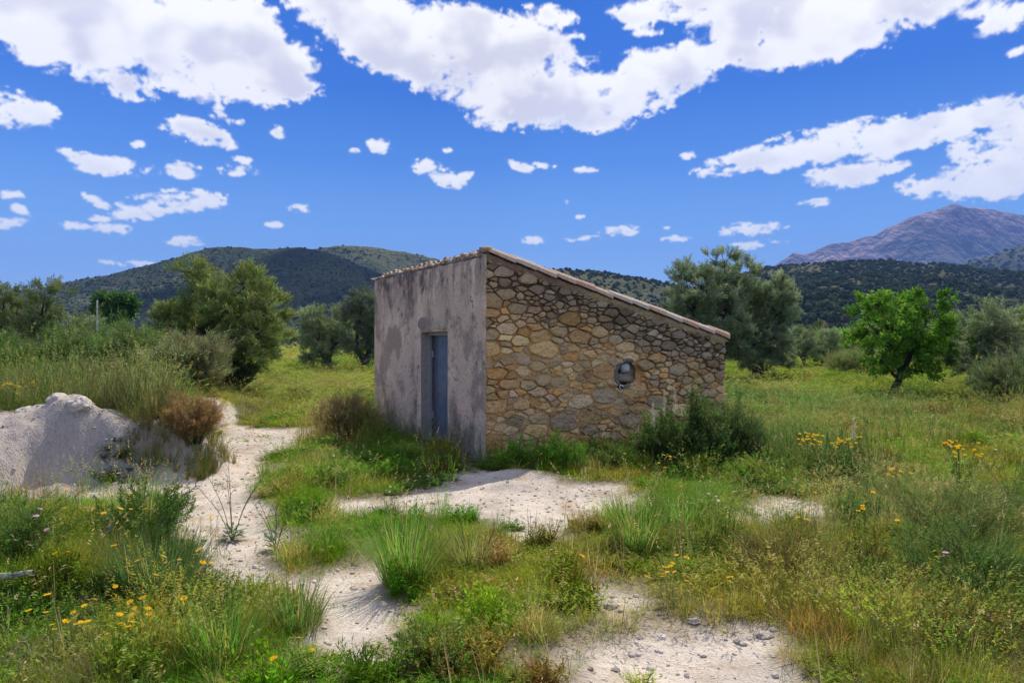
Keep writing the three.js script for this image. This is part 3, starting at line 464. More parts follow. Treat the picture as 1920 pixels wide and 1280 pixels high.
    // the render is carried a hand's breadth round the corner and ends in a ragged edge
    const rp = [], ru = [], ri = []; for (let j = 0; j <= 40; j++) { const y = mix(-0.2, HUT.top + 0.02, j / 40), w = 0.055 + 0.03 * noise(y * 4, 2, 2); [[-0.016, 0.006], [-0.012, 0.058], [w * 0.6, 0.066], [w, 0.02]].forEach(([x, z], i) => { rp.push(x, y, z + (i ? 0.006 * noise(y * 9, i, 3) : 0)); ru.push(0.02 + i * 0.012, (y + 0.2) / PH); if (i && j) { const k = j * 4 + i; ri.push(k, k - 1, k - 5, k, k - 5, k - 4); } }); }
    mesh('corner_plaster', geo(rp, ri, { uv: ru }), plaster, front);
  }
  { // stones and broken tile set along the top of the door wall
    const tileCol = [[0.52, 0.36, 0.25], [0.52, 0.43, 0.35], [0.66, 0.58, 0.50], [0.40, 0.33, 0.27]];
    for (let i = 0, t = 0.02; t < DW; i++) { const w = 0.035 + 0.085 * r() * r(), h = 0.016 + 0.045 * r() * r(); m = mesh('coping_stone', paint(lump(60 + i, w, h, 0.07 + 0.05 * r(), 0.16, 1), tileCol[Math.floor(r() * 4)]), stone, front); m.position.set(0.06 + 0.04 * r(), HUT.top + 0.012 + h * 0.6, -t - w * 0.8); m.rotation.set(0.3 * (r() - 0.5), Math.PI / 2, 0.35 * (r() - 0.5)); t += w * 1.55; }
    for (const [t, y, w, h] of [[0.03, 2.86, 0.08, 0.045], [0.12, 2.84, 0.07, 0.035], [0.62, 2.835, 0.12, 0.035], [0.85, 2.825, 0.08, 0.03], [0.36, 2.83, 0.08, 0.03], [1.25, 2.82, 0.08, 0.025]]) { m = mesh('coping_stone', paint(lump(t * 90, w, h, 0.10, 0.14, 2), tileCol[Math.floor(r() * 2)]), stone, front); m.position.set(0.08, y, -t); m.rotation.set(0.1, Math.PI / 2 + 0.2, 0.2 * (r() - 0.5)); }
  }
  { // lintel: two worn blocks above the door
    const lin = [[1.45, 1.875, 0.40, 0.13, [0.66, 0.54, 0.40]], [2.06, 1.90, 0.42, 0.165, [0.42, 0.33, 0.27]]];
    lin.forEach(([t, y, w, h, c], i) => { m = mesh('lintel', paint(lump(30 + i, w, h, 0.085, 0.05, 3), c), stone, front); m.position.set(0.052, y, -t); m.rotation.y = Math.PI / 2; m.rotation.z = i ? -0.04 : 0.02; });
  }
  // -------- door, set back in the wall
  const door = new THREE.Group(); door.name = 'door'; hut.add(door); tag(door, 'dull blue sheet metal door set back in the plaster');
  const scuffed = texture(512, 512, (() => { const a = tiled((u, v) => fbm(u * 5, v * 3, 91, 5, 0.62)), b = tiled((u, v) => fbm(u * 26, v * 9, 92, 4, 0.6)); return (u, v) => mix3(mix3([0.115, 0.150, 0.225], [0.20, 0.235, 0.30], clamp(0.35 + 1.3 * a(u, v))), [0.20, 0.105, 0.055], smooth(0.20, 0.42, b(u, v) + 0.35 * a(u, v))); })());
  const steel = new THREE.MeshStandardMaterial({ name: 'worn blue painted sheet steel', map: scuffed, roughness: 0.36, metalness: 0.15, bumpMap: stoneBump, bumpScale: 0.004 });
  const frame = new THREE.MeshStandardMaterial({ name: 'grey painted frame', color: rgb(0.33, 0.31, 0.30), roughness: 0.6 });
  const box = (x, y, z, cx, cy, cz) => { const g = new THREE.BoxGeometry(x, y, z); g.translate(cx, cy, cz); return g; };
  { // the sheet: a broad shallow fold down the middle
    const pts = [[D0 + 0.03, 0.20], [D0 + 0.10, 0.185], [D0 + 0.34, 0.17], [D0 + 0.5, 0.20], [D0 + 0.56, 0.185], [D0 + 0.8, 0.18], [D1 - 0.09, 0.20], [D1 - 0.03, 0.20]], s = new THREE.Shape([...pts.map(([t, x]) => new THREE.Vector2(x, t)), ...pts.map(([t, x]) => new THREE.Vector2(x + 0.02, t)).reverse()]);
    const g = new THREE.ExtrudeGeometry(s, { depth: 1.68, bevelEnabled: false }), p = g.attributes.position; for (let i = 0; i < p.count; i++) p.setXYZ(i, p.getX(i), p.getZ(i) + 0.03, -p.getY(i)); g.computeVertexNormals();
    mesh('door_leaf', g, steel, door);
  }
  mesh('door_frame', mergeGeometries([box(0.045, 1.73, 0.05, 0.135, 0.865, -D1 + 0.03), box(0.045, 1.73, 0.05, 0.135, 0.865, -D0 - 0.028), box(0.045, 0.05, D1 - D0 - 0.11, 0.135, 1.72, -(D0 + D1) / 2)]), frame, door);
  m = mesh('latch', mergeGeometries([box(0.012, 0.16, 0.06, 0.172, 0.92, -D0 - 0.16), box(0.05, 0.022, 0.022, 0.145, 0.94, -D0 - 0.16), box(0.02, 0.022, 0.11, 0.118, 0.94, -D0 - 0.20)]), frame, door);
  for (const y of [0.42, 1.4]) mesh('hinge', box(0.02, 0.11, 0.05, 0.17, y, -D1 + 0.075), frame, door);

  // -------- far walls, floor
  const back = new THREE.Shape([[0.46, -0.2], [HUT.len - 0.46, -0.2], [HUT.len - 0.46, roofY(HUT.len - 0.46) - 0.03], [0.46, roofY(0.46) - 0.03]].map(([x, y]) => new THREE.Vector2(x, y)));
  let g = new THREE.ExtrudeGeometry(back, { depth: 0.4, bevelEnabled: false }); g.translate(0, 0, -DW); mesh('rear_gable_wall', g, plain, hut);
  mesh('low_wall', box(0.44, roofY(HUT.len) + 0.18, DW - 0.42, HUT.len - 0.225, (roofY(HUT.len) - 0.22) / 2, -0.42 - (DW - 0.42) / 2), plain, hut);
  mesh('floor', box(HUT.len - 0.9, 0.1, DW - 0.9, HUT.len / 2, -0.03, -DW / 2), plain, hut);

  // -------- roof of curved clay tiles on a slab
  const roof = new THREE.Group(); roof.name = 'roof'; roof.position.set(0, HUT.top, 0); roof.rotation.z = -Math.atan(HUT.fall); hut.add(roof); tag(roof, 'sloping roof of old curved clay tiles');
  const SL = HUT.len * Math.hypot(1, HUT.fall), slab = box(SL - 0.02, 0.05, DW - 0.06, SL / 2, 0.022, -DW / 2 - 0.03); mesh('roof_slab', slab, plain, roof);
  const tileGeo = (() => { const pos = [], idx = [], n = 6; for (const [x, R] of [[0, 0.080], [0.43, 0.108]]) for (const w of [0, 0.019]) for (let i = 0; i <= n; i++) { const a = Math.PI * i / n; pos.push(x, Math.sin(a) * (R - w) * 0.82, Math.cos(a) * (R - w)); }
    const q = (a, b, c, d) => idx.push(a, b, c, a, c, d), A = 0, B = n + 1, C = 2 * (n + 1), E = 3 * (n + 1);
    for (let i = 0; i < n; i++) { q(A + i, A + i + 1, C + i + 1, C + i); q(B + i + 1, B + i, E + i, E + i + 1); q(A + i + 1, A + i, B + i, B + i + 1); q(C + i, C + i + 1, E + i + 1, E + i); } q(A, C, E, B); q(C + n, A + n, B + n, E + n);
    const t = geo(pos, idx); t.computeVertexNormals(); const u = []; for (let i = 0; i < t.attributes.position.count; i++) u.push(t.attributes.position.getX(i) * 1.4, t.attributes.position.getZ(i) * 1.4); t.setAttribute('uv', new THREE.Float32BufferAttribute(u, 2)); return t.toNonIndexed(); })();
  tileGeo.computeVertexNormals();
  const clay = [[0.60, 0.42, 0.30], [0.55, 0.345, 0.235], [0.66, 0.52, 0.40], [0.47, 0.32, 0.24], [0.58, 0.47, 0.36]].map((c, i) => { const q = stoneMap.clone(); q.offset.set(i * 0.23, i * 0.41); q.needsUpdate = true; const k = new THREE.MeshStandardMaterial({ name: 'old clay tile', color: rgb(...c), map: q, bumpMap: stoneBump, bumpScale: 0.01, roughness: 0.95 }); k.specularIntensity = 0.2; return k; });
  const channels = [];
  for (let k = 0; k < 22; k++) for (let j = 0; j < 13; j++) {
    const t = mesh('roof_tile', tileGeo, clay[Math.floor(r() * 5)], roof), jag = k === 0 ? 0.5 : 1;
    t.position.set(0.06 + j * 0.342 + 0.02 * (r() - 0.5), 0.062 + 0.012 * r() + (j === 0 ? 0.012 : 0), (k ? -0.055 - k * 0.208 : -0.028) + 0.02 * (r() - 0.5) * jag); t.rotation.set(0.08 * (r() - 0.5), 0.07 * (r() - 0.5) * jag, -0.05 - 0.025 * r());
    if (k === 0) { t.scale.set(1, 1.25 + 0.2 * r(), 1.12); t.rotation.z -= 0.02 * r(); t.position.y += 0.012 * r(); }
    if (j === 0 && k > 0 && r() < 0.4) t.position.y += 0.03 * r();
    if (k < 21) { const c = tileGeo.clone(); c.rotateX(Math.PI); c.rotateZ(-0.03); c.translate(0.06 + j * 0.342, 0.125, -0.159 - k * 0.208); channels.push(c); }
  }
  tag(mesh('channel_tiles', mergeGeometries(channels), clay[3], roof), null, null, null, 'stuff');
  for (const [x, z] of [[1.75, -0.45], [1.98, -0.62], [2.2, -0.5], [0.7, -0.4]]) { const t = mesh('loose_tile', tileGeo, clay[3], roof); t.position.set(x, 0.165, z); t.rotation.set(0.2, 0.9 * (r() - 0.5), 0.02); }
  { // bed of ochre mortar under the verge
    const n = 130, pos = [], idx = [], col = [], uv = [], prof = [[-0.06, 0.02], [-0.035, 0.036], [0.01, 0.045], [0.05, 0.04], [0.062, -0.06], [0.055, -0.17]];
    for (let i = 0; i <= n; i++) prof.forEach(([y, z], j) => { const x = SL * i / n, s = noise(x * 4, j * 0.8, 3) * 0.02 + noise(x * 13, j, 5) * 0.008; pos.push(x, y + s, z + (j < 4 ? s * 0.8 : 0)); uv.push(x, j * 0.06); const w = smooth(2.2, 1.0, x + 0.8 * noise(x * 3, j * 0.4, 8)); col.push(...mix3(mix3([0.60, 0.43, 0.24], [0.50, 0.34, 0.20], clamp(0.5 + 2 * noise(x * 2, j * 0.3, 2))), [0.34, 0.22, 0.15], w)); if (i && j) { const k = i * 6 + j; idx.push(k, k - 1, k - 7, k, k - 7, k - 6); } });
    mesh('verge_mortar', geo(pos, idx, { uv, col }), mortarMat, roof);
  }
}
// ---------------------------------------------------------------- plants: shared pieces
const leafy = (name, t = 0.35) => { const m = new THREE.MeshPhysicalMaterial({ name, vertexColors: true, roughness: 1, transmission: t, thickness: 0, side: THREE.DoubleSide }); m.specularIntensity = 0.06; return m; };
const grassMat = leafy('grass blades', 0.5), leafMat = leafy('green leaves', 0.45), oliveMat = leafy('olive leaves', 0.32), petalMat = leafy('petals', 0.35);
const barkMap = texture(512, 512, (() => { const a = tiled((u, v) => fbm(u * 20, v * 5, 61, 5, 0.6)); return (u, v) => { const k = 0.75 + 0.8 * a(u, v); return [k, k, k]; }; })());
const bark = new THREE.MeshStandardMaterial({ name: 'bark', color: rgb(0.085, 0.075, 0.062), map: barkMap, bumpMap: barkMap, bumpScale: 0.03, roughness: 1 });
class Leaves {                                                        // collects flat blades and leaves into one geometry
  constructor() { this.pos = []; this.idx = []; this.col = []; this.uv = []; }
  blade(x, y, z, dir, len, w, rise, droop, c, seg = 3) {              // a curved blade: starts upright, leans towards dir, droops
    const dx = Math.cos(dir), dz = Math.sin(dir), o = this.pos.length / 3;
    let px = x, py = y, pz = z, a = rise;
    for (let i = 0; i <= seg; i++) {
      const k = 1 - i / seg, hw = w * 0.5 * (i === seg ? 0 : Math.pow(k, 0.6));
      if (i < seg) this.pos.push(px - dz * hw, py, pz + dx * hw, px + dz * hw, py, pz - dx * hw); else this.pos.push(px, py, pz);
      for (let q = 0; q < (i < seg ? 2 : 1); q++) this.col.push(...c);
      const st = len / seg; px += dx * Math.cos(a) * st; pz += dz * Math.cos(a) * st; py += Math.sin(a) * st; a -= droop / seg;
    }
    for (let i = 0; i < seg - 1; i++) { const k = o + i * 2; this.idx.push(k, k + 1, k + 2, k + 1, k + 3, k + 2); }
    const k = o + (seg - 1) * 2; this.idx.push(k, k + 1, k + 2);
    return [px, py, pz];
  }
  leaf(p, d, n, len, w, c) {                                          // a pointed leaf from p along d, lying across n
    const s = new THREE.Vector3().crossVectors(d, n).normalize().multiplyScalar(w * 0.5), o = this.pos.length / 3, m = p.clone().addScaledVector(d, len * 0.45), e = p.clone().addScaledVector(d, len);
    for (const v of [p, m.clone().add(s), e, m.clone().sub(s)]) { this.pos.push(v.x, v.y, v.z); this.col.push(...c); }
    this.idx.push(o, o + 1, o + 2, o, o + 2, o + 3);
  }
  disc(p, n, rad, c, sides = 6, cone = 0) {
    const a = new THREE.Vector3(0.31, 0.2, 0.93).cross(n).normalize(), b = n.clone().cross(a), o = this.pos.length / 3; this.pos.push(p.x + n.x * cone, p.y + n.y * cone, p.z + n.z * cone); this.col.push(...c);
    for (let i = 0; i < sides; i++) { const t = i / sides * 6.2832, q = p.clone().addScaledVector(a, Math.cos(t) * rad).addScaledVector(b, Math.sin(t) * rad); this.pos.push(q.x, q.y, q.z); this.col.push(...c); this.idx.push(o, o + 1 + i, o + 1 + (i + 1) % sides); }
  }
  stem(a, b, r0, r1, c) {                                             // a three-sided stalk
    const d = b.clone().sub(a).normalize(), s = new THREE.Vector3(0.53, 0.13, 0.84).cross(d).normalize(), t = d.clone().cross(s), o = this.pos.length / 3;
    for (const [p, r] of [[a, r0], [b, r1]]) for (let i = 0; i < 3; i++) { const k = i * 2.0944, q = p.clone().addScaledVector(s, Math.cos(k) * r).addScaledVector(t, Math.sin(k) * r); this.pos.push(q.x, q.y, q.z); this.col.push(...c); }
    for (let i = 0; i < 3; i++) { const j = (i + 1) % 3; this.idx.push(o + i, o + j, o + 3 + i, o + j, o + 3 + j, o + 3 + i); }
  }
  build() { return geo(this.pos, this.idx, { col: this.col }); }
}
const V = (x, y, z) => new THREE.Vector3(x, y, z);
const shade = (r, a = 0.3) => { const k = 1 - a + 2 * a * r(), w = (r() - 0.5) * a * 0.3; return [k * (1 + w), k, k * (1 - w)]; };
const STRAW = [2.5, 1.6, 1.8];                                       // times the green of the tuft: a dry blade
function tuftGeo(seed, n, spread, w, lean, droop, dry = 0.1) {
  const r = rng(seed), L = new Leaves();
  for (let i = 0; i < n; i++) { const a = r() * 6.2832, q = Math.sqrt(r()) * spread, l = 0.45 + 0.6 * r(), c = shade(r); L.blade(Math.cos(a) * q, -0.02, Math.sin(a) * q, a + (r() - 0.5) * 2.4, l, w * (0.7 + 0.6 * r()), 1.5 - lean * r(), droop * (0.3 + r()), r() < dry ? c.map((v, k) => v * STRAW[k] * 0.7) : c); }
  return L.build();
}
function seedGrassGeo(seed, n, spread) {                              // wild oats and brome: thin stalks with nodding heads
  const r = rng(seed), L = new Leaves();
  for (let i = 0; i < n; i++) {
    const a = r() * 6.2832, q = Math.sqrt(r()) * spread, c = shade(r, 0.2), h = 0.65 + 0.4 * r(), dir = r() * 6.28;
    const e = L.blade(Math.cos(a) * q, -0.02, Math.sin(a) * q, dir, h, 0.010, 1.45 - 0.35 * r(), 0.5 * r(), c, 2);
    for (let k = 0; k < 5; k++) L.leaf(V(e[0] - 0.02 * k * Math.cos(dir), e[1] - 0.028 * k, e[2] - 0.02 * k * Math.sin(dir)), V(Math.cos(dir) + r() - 0.5, 0.4 - 0.9 * r(), Math.sin(dir) + r() - 0.5).normalize(), V(r() - 0.5, 1, r() - 0.5).normalize(), 0.075, 0.02, c.map((v) => v * 1.25));
    if (i % 2) L.blade(Math.cos(a) * q, -0.02, Math.sin(a) * q, r() * 6.28, 0.4 * h, 0.016, 1.2, 1.2, c);
  }
  return L.build();
}
function herbGeo(seed, stems, per, leafL, leafW, up) {                // bushy broad-leaved herbs
  const r = rng(seed), L = new Leaves();
  for (let i = 0; i < stems; i++) {
    const a = r() * 6.2832, lean = 0.2 + 0.5 * r(), h = (0.5 + 0.5 * r()) * up, b = V(Math.cos(a) * 0.05, -0.02, Math.sin(a) * 0.05), e = V(Math.cos(a) * lean * h, h, Math.sin(a) * lean * h);
    L.stem(b, e, 0.008, 0.004, shade(r, 0.2));
    for (let k = 0; k < per; k++) { const t = (k + r()) / per, p = b.clone().lerp(e, t), t2 = r() * 6.28, d = V(Math.cos(t2), 0.2 + 0.7 * r(), Math.sin(t2)).normalize(); L.leaf(p, d, V(r() - 0.5, 1, r() - 0.5).normalize(), leafL * (1.2 - 0.6 * t) * (0.7 + 0.6 * r()), leafW * (1.1 - 0.5 * t), shade(r)); }
  }
  return L.build();
}
function sprigGeo(seed, n, leafL, leafW, len, droop = 0) {            // a leafy twig along +y
  const r = rng(seed), L = new Leaves();
  for (let i = 0; i < n; i++) { const t = (i + 0.5) / n, a = i * 2.4 + r(), d = V(Math.cos(a) * (0.9 - 0.4 * t), 0.45 + 0.5 * t - droop * r(), Math.sin(a) * (0.9 - 0.4 * t)).normalize(); L.leaf(V(0, t * len, 0), d, V(r() - 0.5, r() - 0.2, r() - 0.5).normalize(), leafL * (0.75 + 0.5 * r()), leafW * (0.8 + 0.4 * r()), shade(r, 0.28)); }
  L.stem(V(0, -0.02, 0), V(0, len, 0), 0.004, 0.002, [0.8, 0.7, 0.6]);
  return L.build();
}
function limb(pts, radii, parts, sides = 7) {                         // a tapered, slightly knotted branch
  const curve = new THREE.CatmullRomCurve3(pts), n = Math.max(4, pts.length * 3), pos = [], idx = [], uv = [], up = V(0.31, 0.1, 0.94);
  for (let i = 0; i <= n; i++) {
    const t = i / n, p = curve.getPoint(t), d = curve.getTangent(t), s = up.clone().cross(d).normalize(), b = d.clone().cross(s), f = t * (radii.length - 1), k = Math.min(radii.length - 2, Math.floor(f)), rad = mix(radii[k], radii[k + 1], f - k);
    for (let j = 0; j <= sides; j++) { const a = j / sides * 6.2832, q = rad * (1 + 0.32 * noise(Math.cos(a) * 1.3 + p.x * 3, p.y * 3.4, Math.sin(a) * 1.3 + p.z * 3)), v = p.clone().addScaledVector(s, Math.cos(a) * q).addScaledVector(b, Math.sin(a) * q); pos.push(v.x, v.y, v.z); uv.push(j / sides, t * 2); if (i && j) { const m = i * (sides + 1) + j; idx.push(m, m - sides - 1, m - 1, m - 1, m - sides - 1, m - sides - 2); } }
  }
  parts.push(geo(pos, idx, { uv }));
}
const aim = new THREE.Quaternion(), UPV = V(0, 1, 0);
// a tree: trunk points and radii, clumps of foliage [x, y, z, radius x, radius y, radius z], all in metres from the foot of the trunk
function tree(o) {
  const r = rng(o.seed), g = thing(o.name, o.label, 'tree', o.at, 0, o.group), wood = [], list = [];
  const forks = o.trunks, tips = [];
  for (const t of forks) { limb(t.map((q) => V(q[0], q[1], q[2])), t.map((q) => q[3]), wood, 8); const e = t[t.length - 1]; tips.push([V(e[0], e[1], e[2]), e[3]]); }
  for (const c of o.clumps) {
    const C = V(c[0], c[1], c[2]), near = tips.reduce((a, b) => (b[0].distanceTo(C) < a[0].distanceTo(C) ? b : a)), mid = near[0].clone().lerp(C, 0.5).add(V((r() - 0.5) * 0.3, 0.12 * c[4], (r() - 0.5) * 0.3));
    limb([near[0], mid, C], [near[1] * 0.8, near[1] * 0.45, 0.012], wood, 5);
    const vol = c[3] * c[4] * c[5], subs = Math.max(4, Math.round(o.sub * Math.pow(vol, 0.66)));
    for (let k = 0; k < subs; k++) {
      const z = r() * 2 - 1, a = r() * 6.2832, s = Math.sqrt(1 - z * z), u = (0.45 + 0.6 * Math.pow(r(), 0.6)) * (r() < 0.12 ? 1.28 : 1), P = V(C.x + c[3] * s * Math.cos(a) * u, C.y + c[4] * z * u, C.z + c[5] * s * Math.sin(a) * u);
      if (k % 3 === 0) limb([C, C.clone().lerp(P, 0.5).add(V(0, -0.03, 0)), P], [0.012, 0.009, 0.004], wood, 3);
      const out = P.clone().sub(C).normalize(), tone = mix3(o.tones[0], o.tones[1], r()), R = o.tuft * (0.6 + 0.8 * r());
      for (let i = 0; i < o.per; i++) {
        const q = V(r() + r() - 1, (r() + r() - 1) * 0.8, r() + r() - 1).multiplyScalar(R), p = P.clone().add(q), d = out.clone().multiplyScalar(0.9).add(V((r() - 0.5) * 1.6, o.rise + (r() - 0.5), (r() - 0.5) * 1.6)).normalize();
        const sc = o.leaf * (0.75 + 0.5 * r());
        list.push({ p, q: new THREE.Quaternion().setFromUnitVectors(UPV, d).multiply(quatY(r() * 6.28)), s: V(sc, sc, sc), c: tone.map((v) => v * (0.85 + 0.3 * r())) });
      }
    }
  }
  mesh('trunk', mergeGeometries(wood), o.bark ?? bark, g);
  instanced('crown', o.sprig, o.material, list, null, null, g);
  return g;
}
const SPRIG = { olive: sprigGeo(5, 14, 0.075, 0.019, 0.2), broad: sprigGeo(6, 8, 0.12, 0.068, 0.2, 0.5), bush: sprigGeo(7, 14, 0.05, 0.017, 0.16), feather: sprigGeo(9, 20, 0.10, 0.008, 0.3) };
const OLIVE = [[0.17, 0.24, 0.055], [0.31, 0.39, 0.105]], SILVER = [[0.22, 0.28, 0.12], [0.40, 0.47, 0.24]], GREEN = [[0.105, 0.235, 0.025], [0.20, 0.38, 0.042]], DARKG = [[0.060, 0.105, 0.032], [0.115, 0.165, 0.055]];
// a shrub: stems fanning out of the ground, foliage in clumps
function shrub(o) {
  const r = rng(o.seed), g = thing(o.name, o.label, o.category ?? 'shrub', o.at, 0, o.group), wood = [], list = [];
  for (let k = 0; k < o.stems; k++) {
    const a = r() * 6.2832, q = Math.sqrt(r()) * 0.95, e = V(Math.cos(a) * q * o.w / 2, o.h * (1 - 0.5 * q * q) * (0.42 + 0.62 * r()) * (r() < 0.1 ? 1.3 : 1), Math.sin(a) * q * o.deep / 2), b = V(e.x * 0.35, -0.05, e.z * 0.35), m = b.clone().lerp(e, 0.5).add(V(0, 0.1 * o.h, 0));
    const th = o.thick ?? 0.012; limb([b, m, e], [th, th * 0.65, th * 0.33], wood, 3);
    const tone = mix3(o.tones[0], o.tones[1], r());
    for (let i = 0; i < o.per; i++) {
      const t = Math.pow(i / o.per, o.bare ?? 0.7) , p = (t < 0.5 ? b.clone().lerp(m, t * 2) : m.clone().lerp(e, t * 2 - 1)).add(V((r() - 0.5), (r() - 0.5), (r() - 0.5)).multiplyScalar(o.tuft)), d = V(Math.cos(a) + (r() - 0.5) * 2, 0.5 + r(), Math.sin(a) + (r() - 0.5) * 2).normalize(), sc = o.leaf * (0.7 + 0.6 * r());
      if (p.y < 0.02) continue;
      list.push({ p, q: new THREE.Quaternion().setFromUnitVectors(UPV, d).multiply(quatY(r() * 6.28)), s: V(sc, sc, sc), c: tone.map((v) => v * (0.8 + 0.4 * r())) });
    }
  }
  mesh('stems', mergeGeometries(wood), o.bark ?? bark, g);
  instanced('foliage', o.sprig, o.material ?? leafMat, list, null, null, g);
  return g;
}
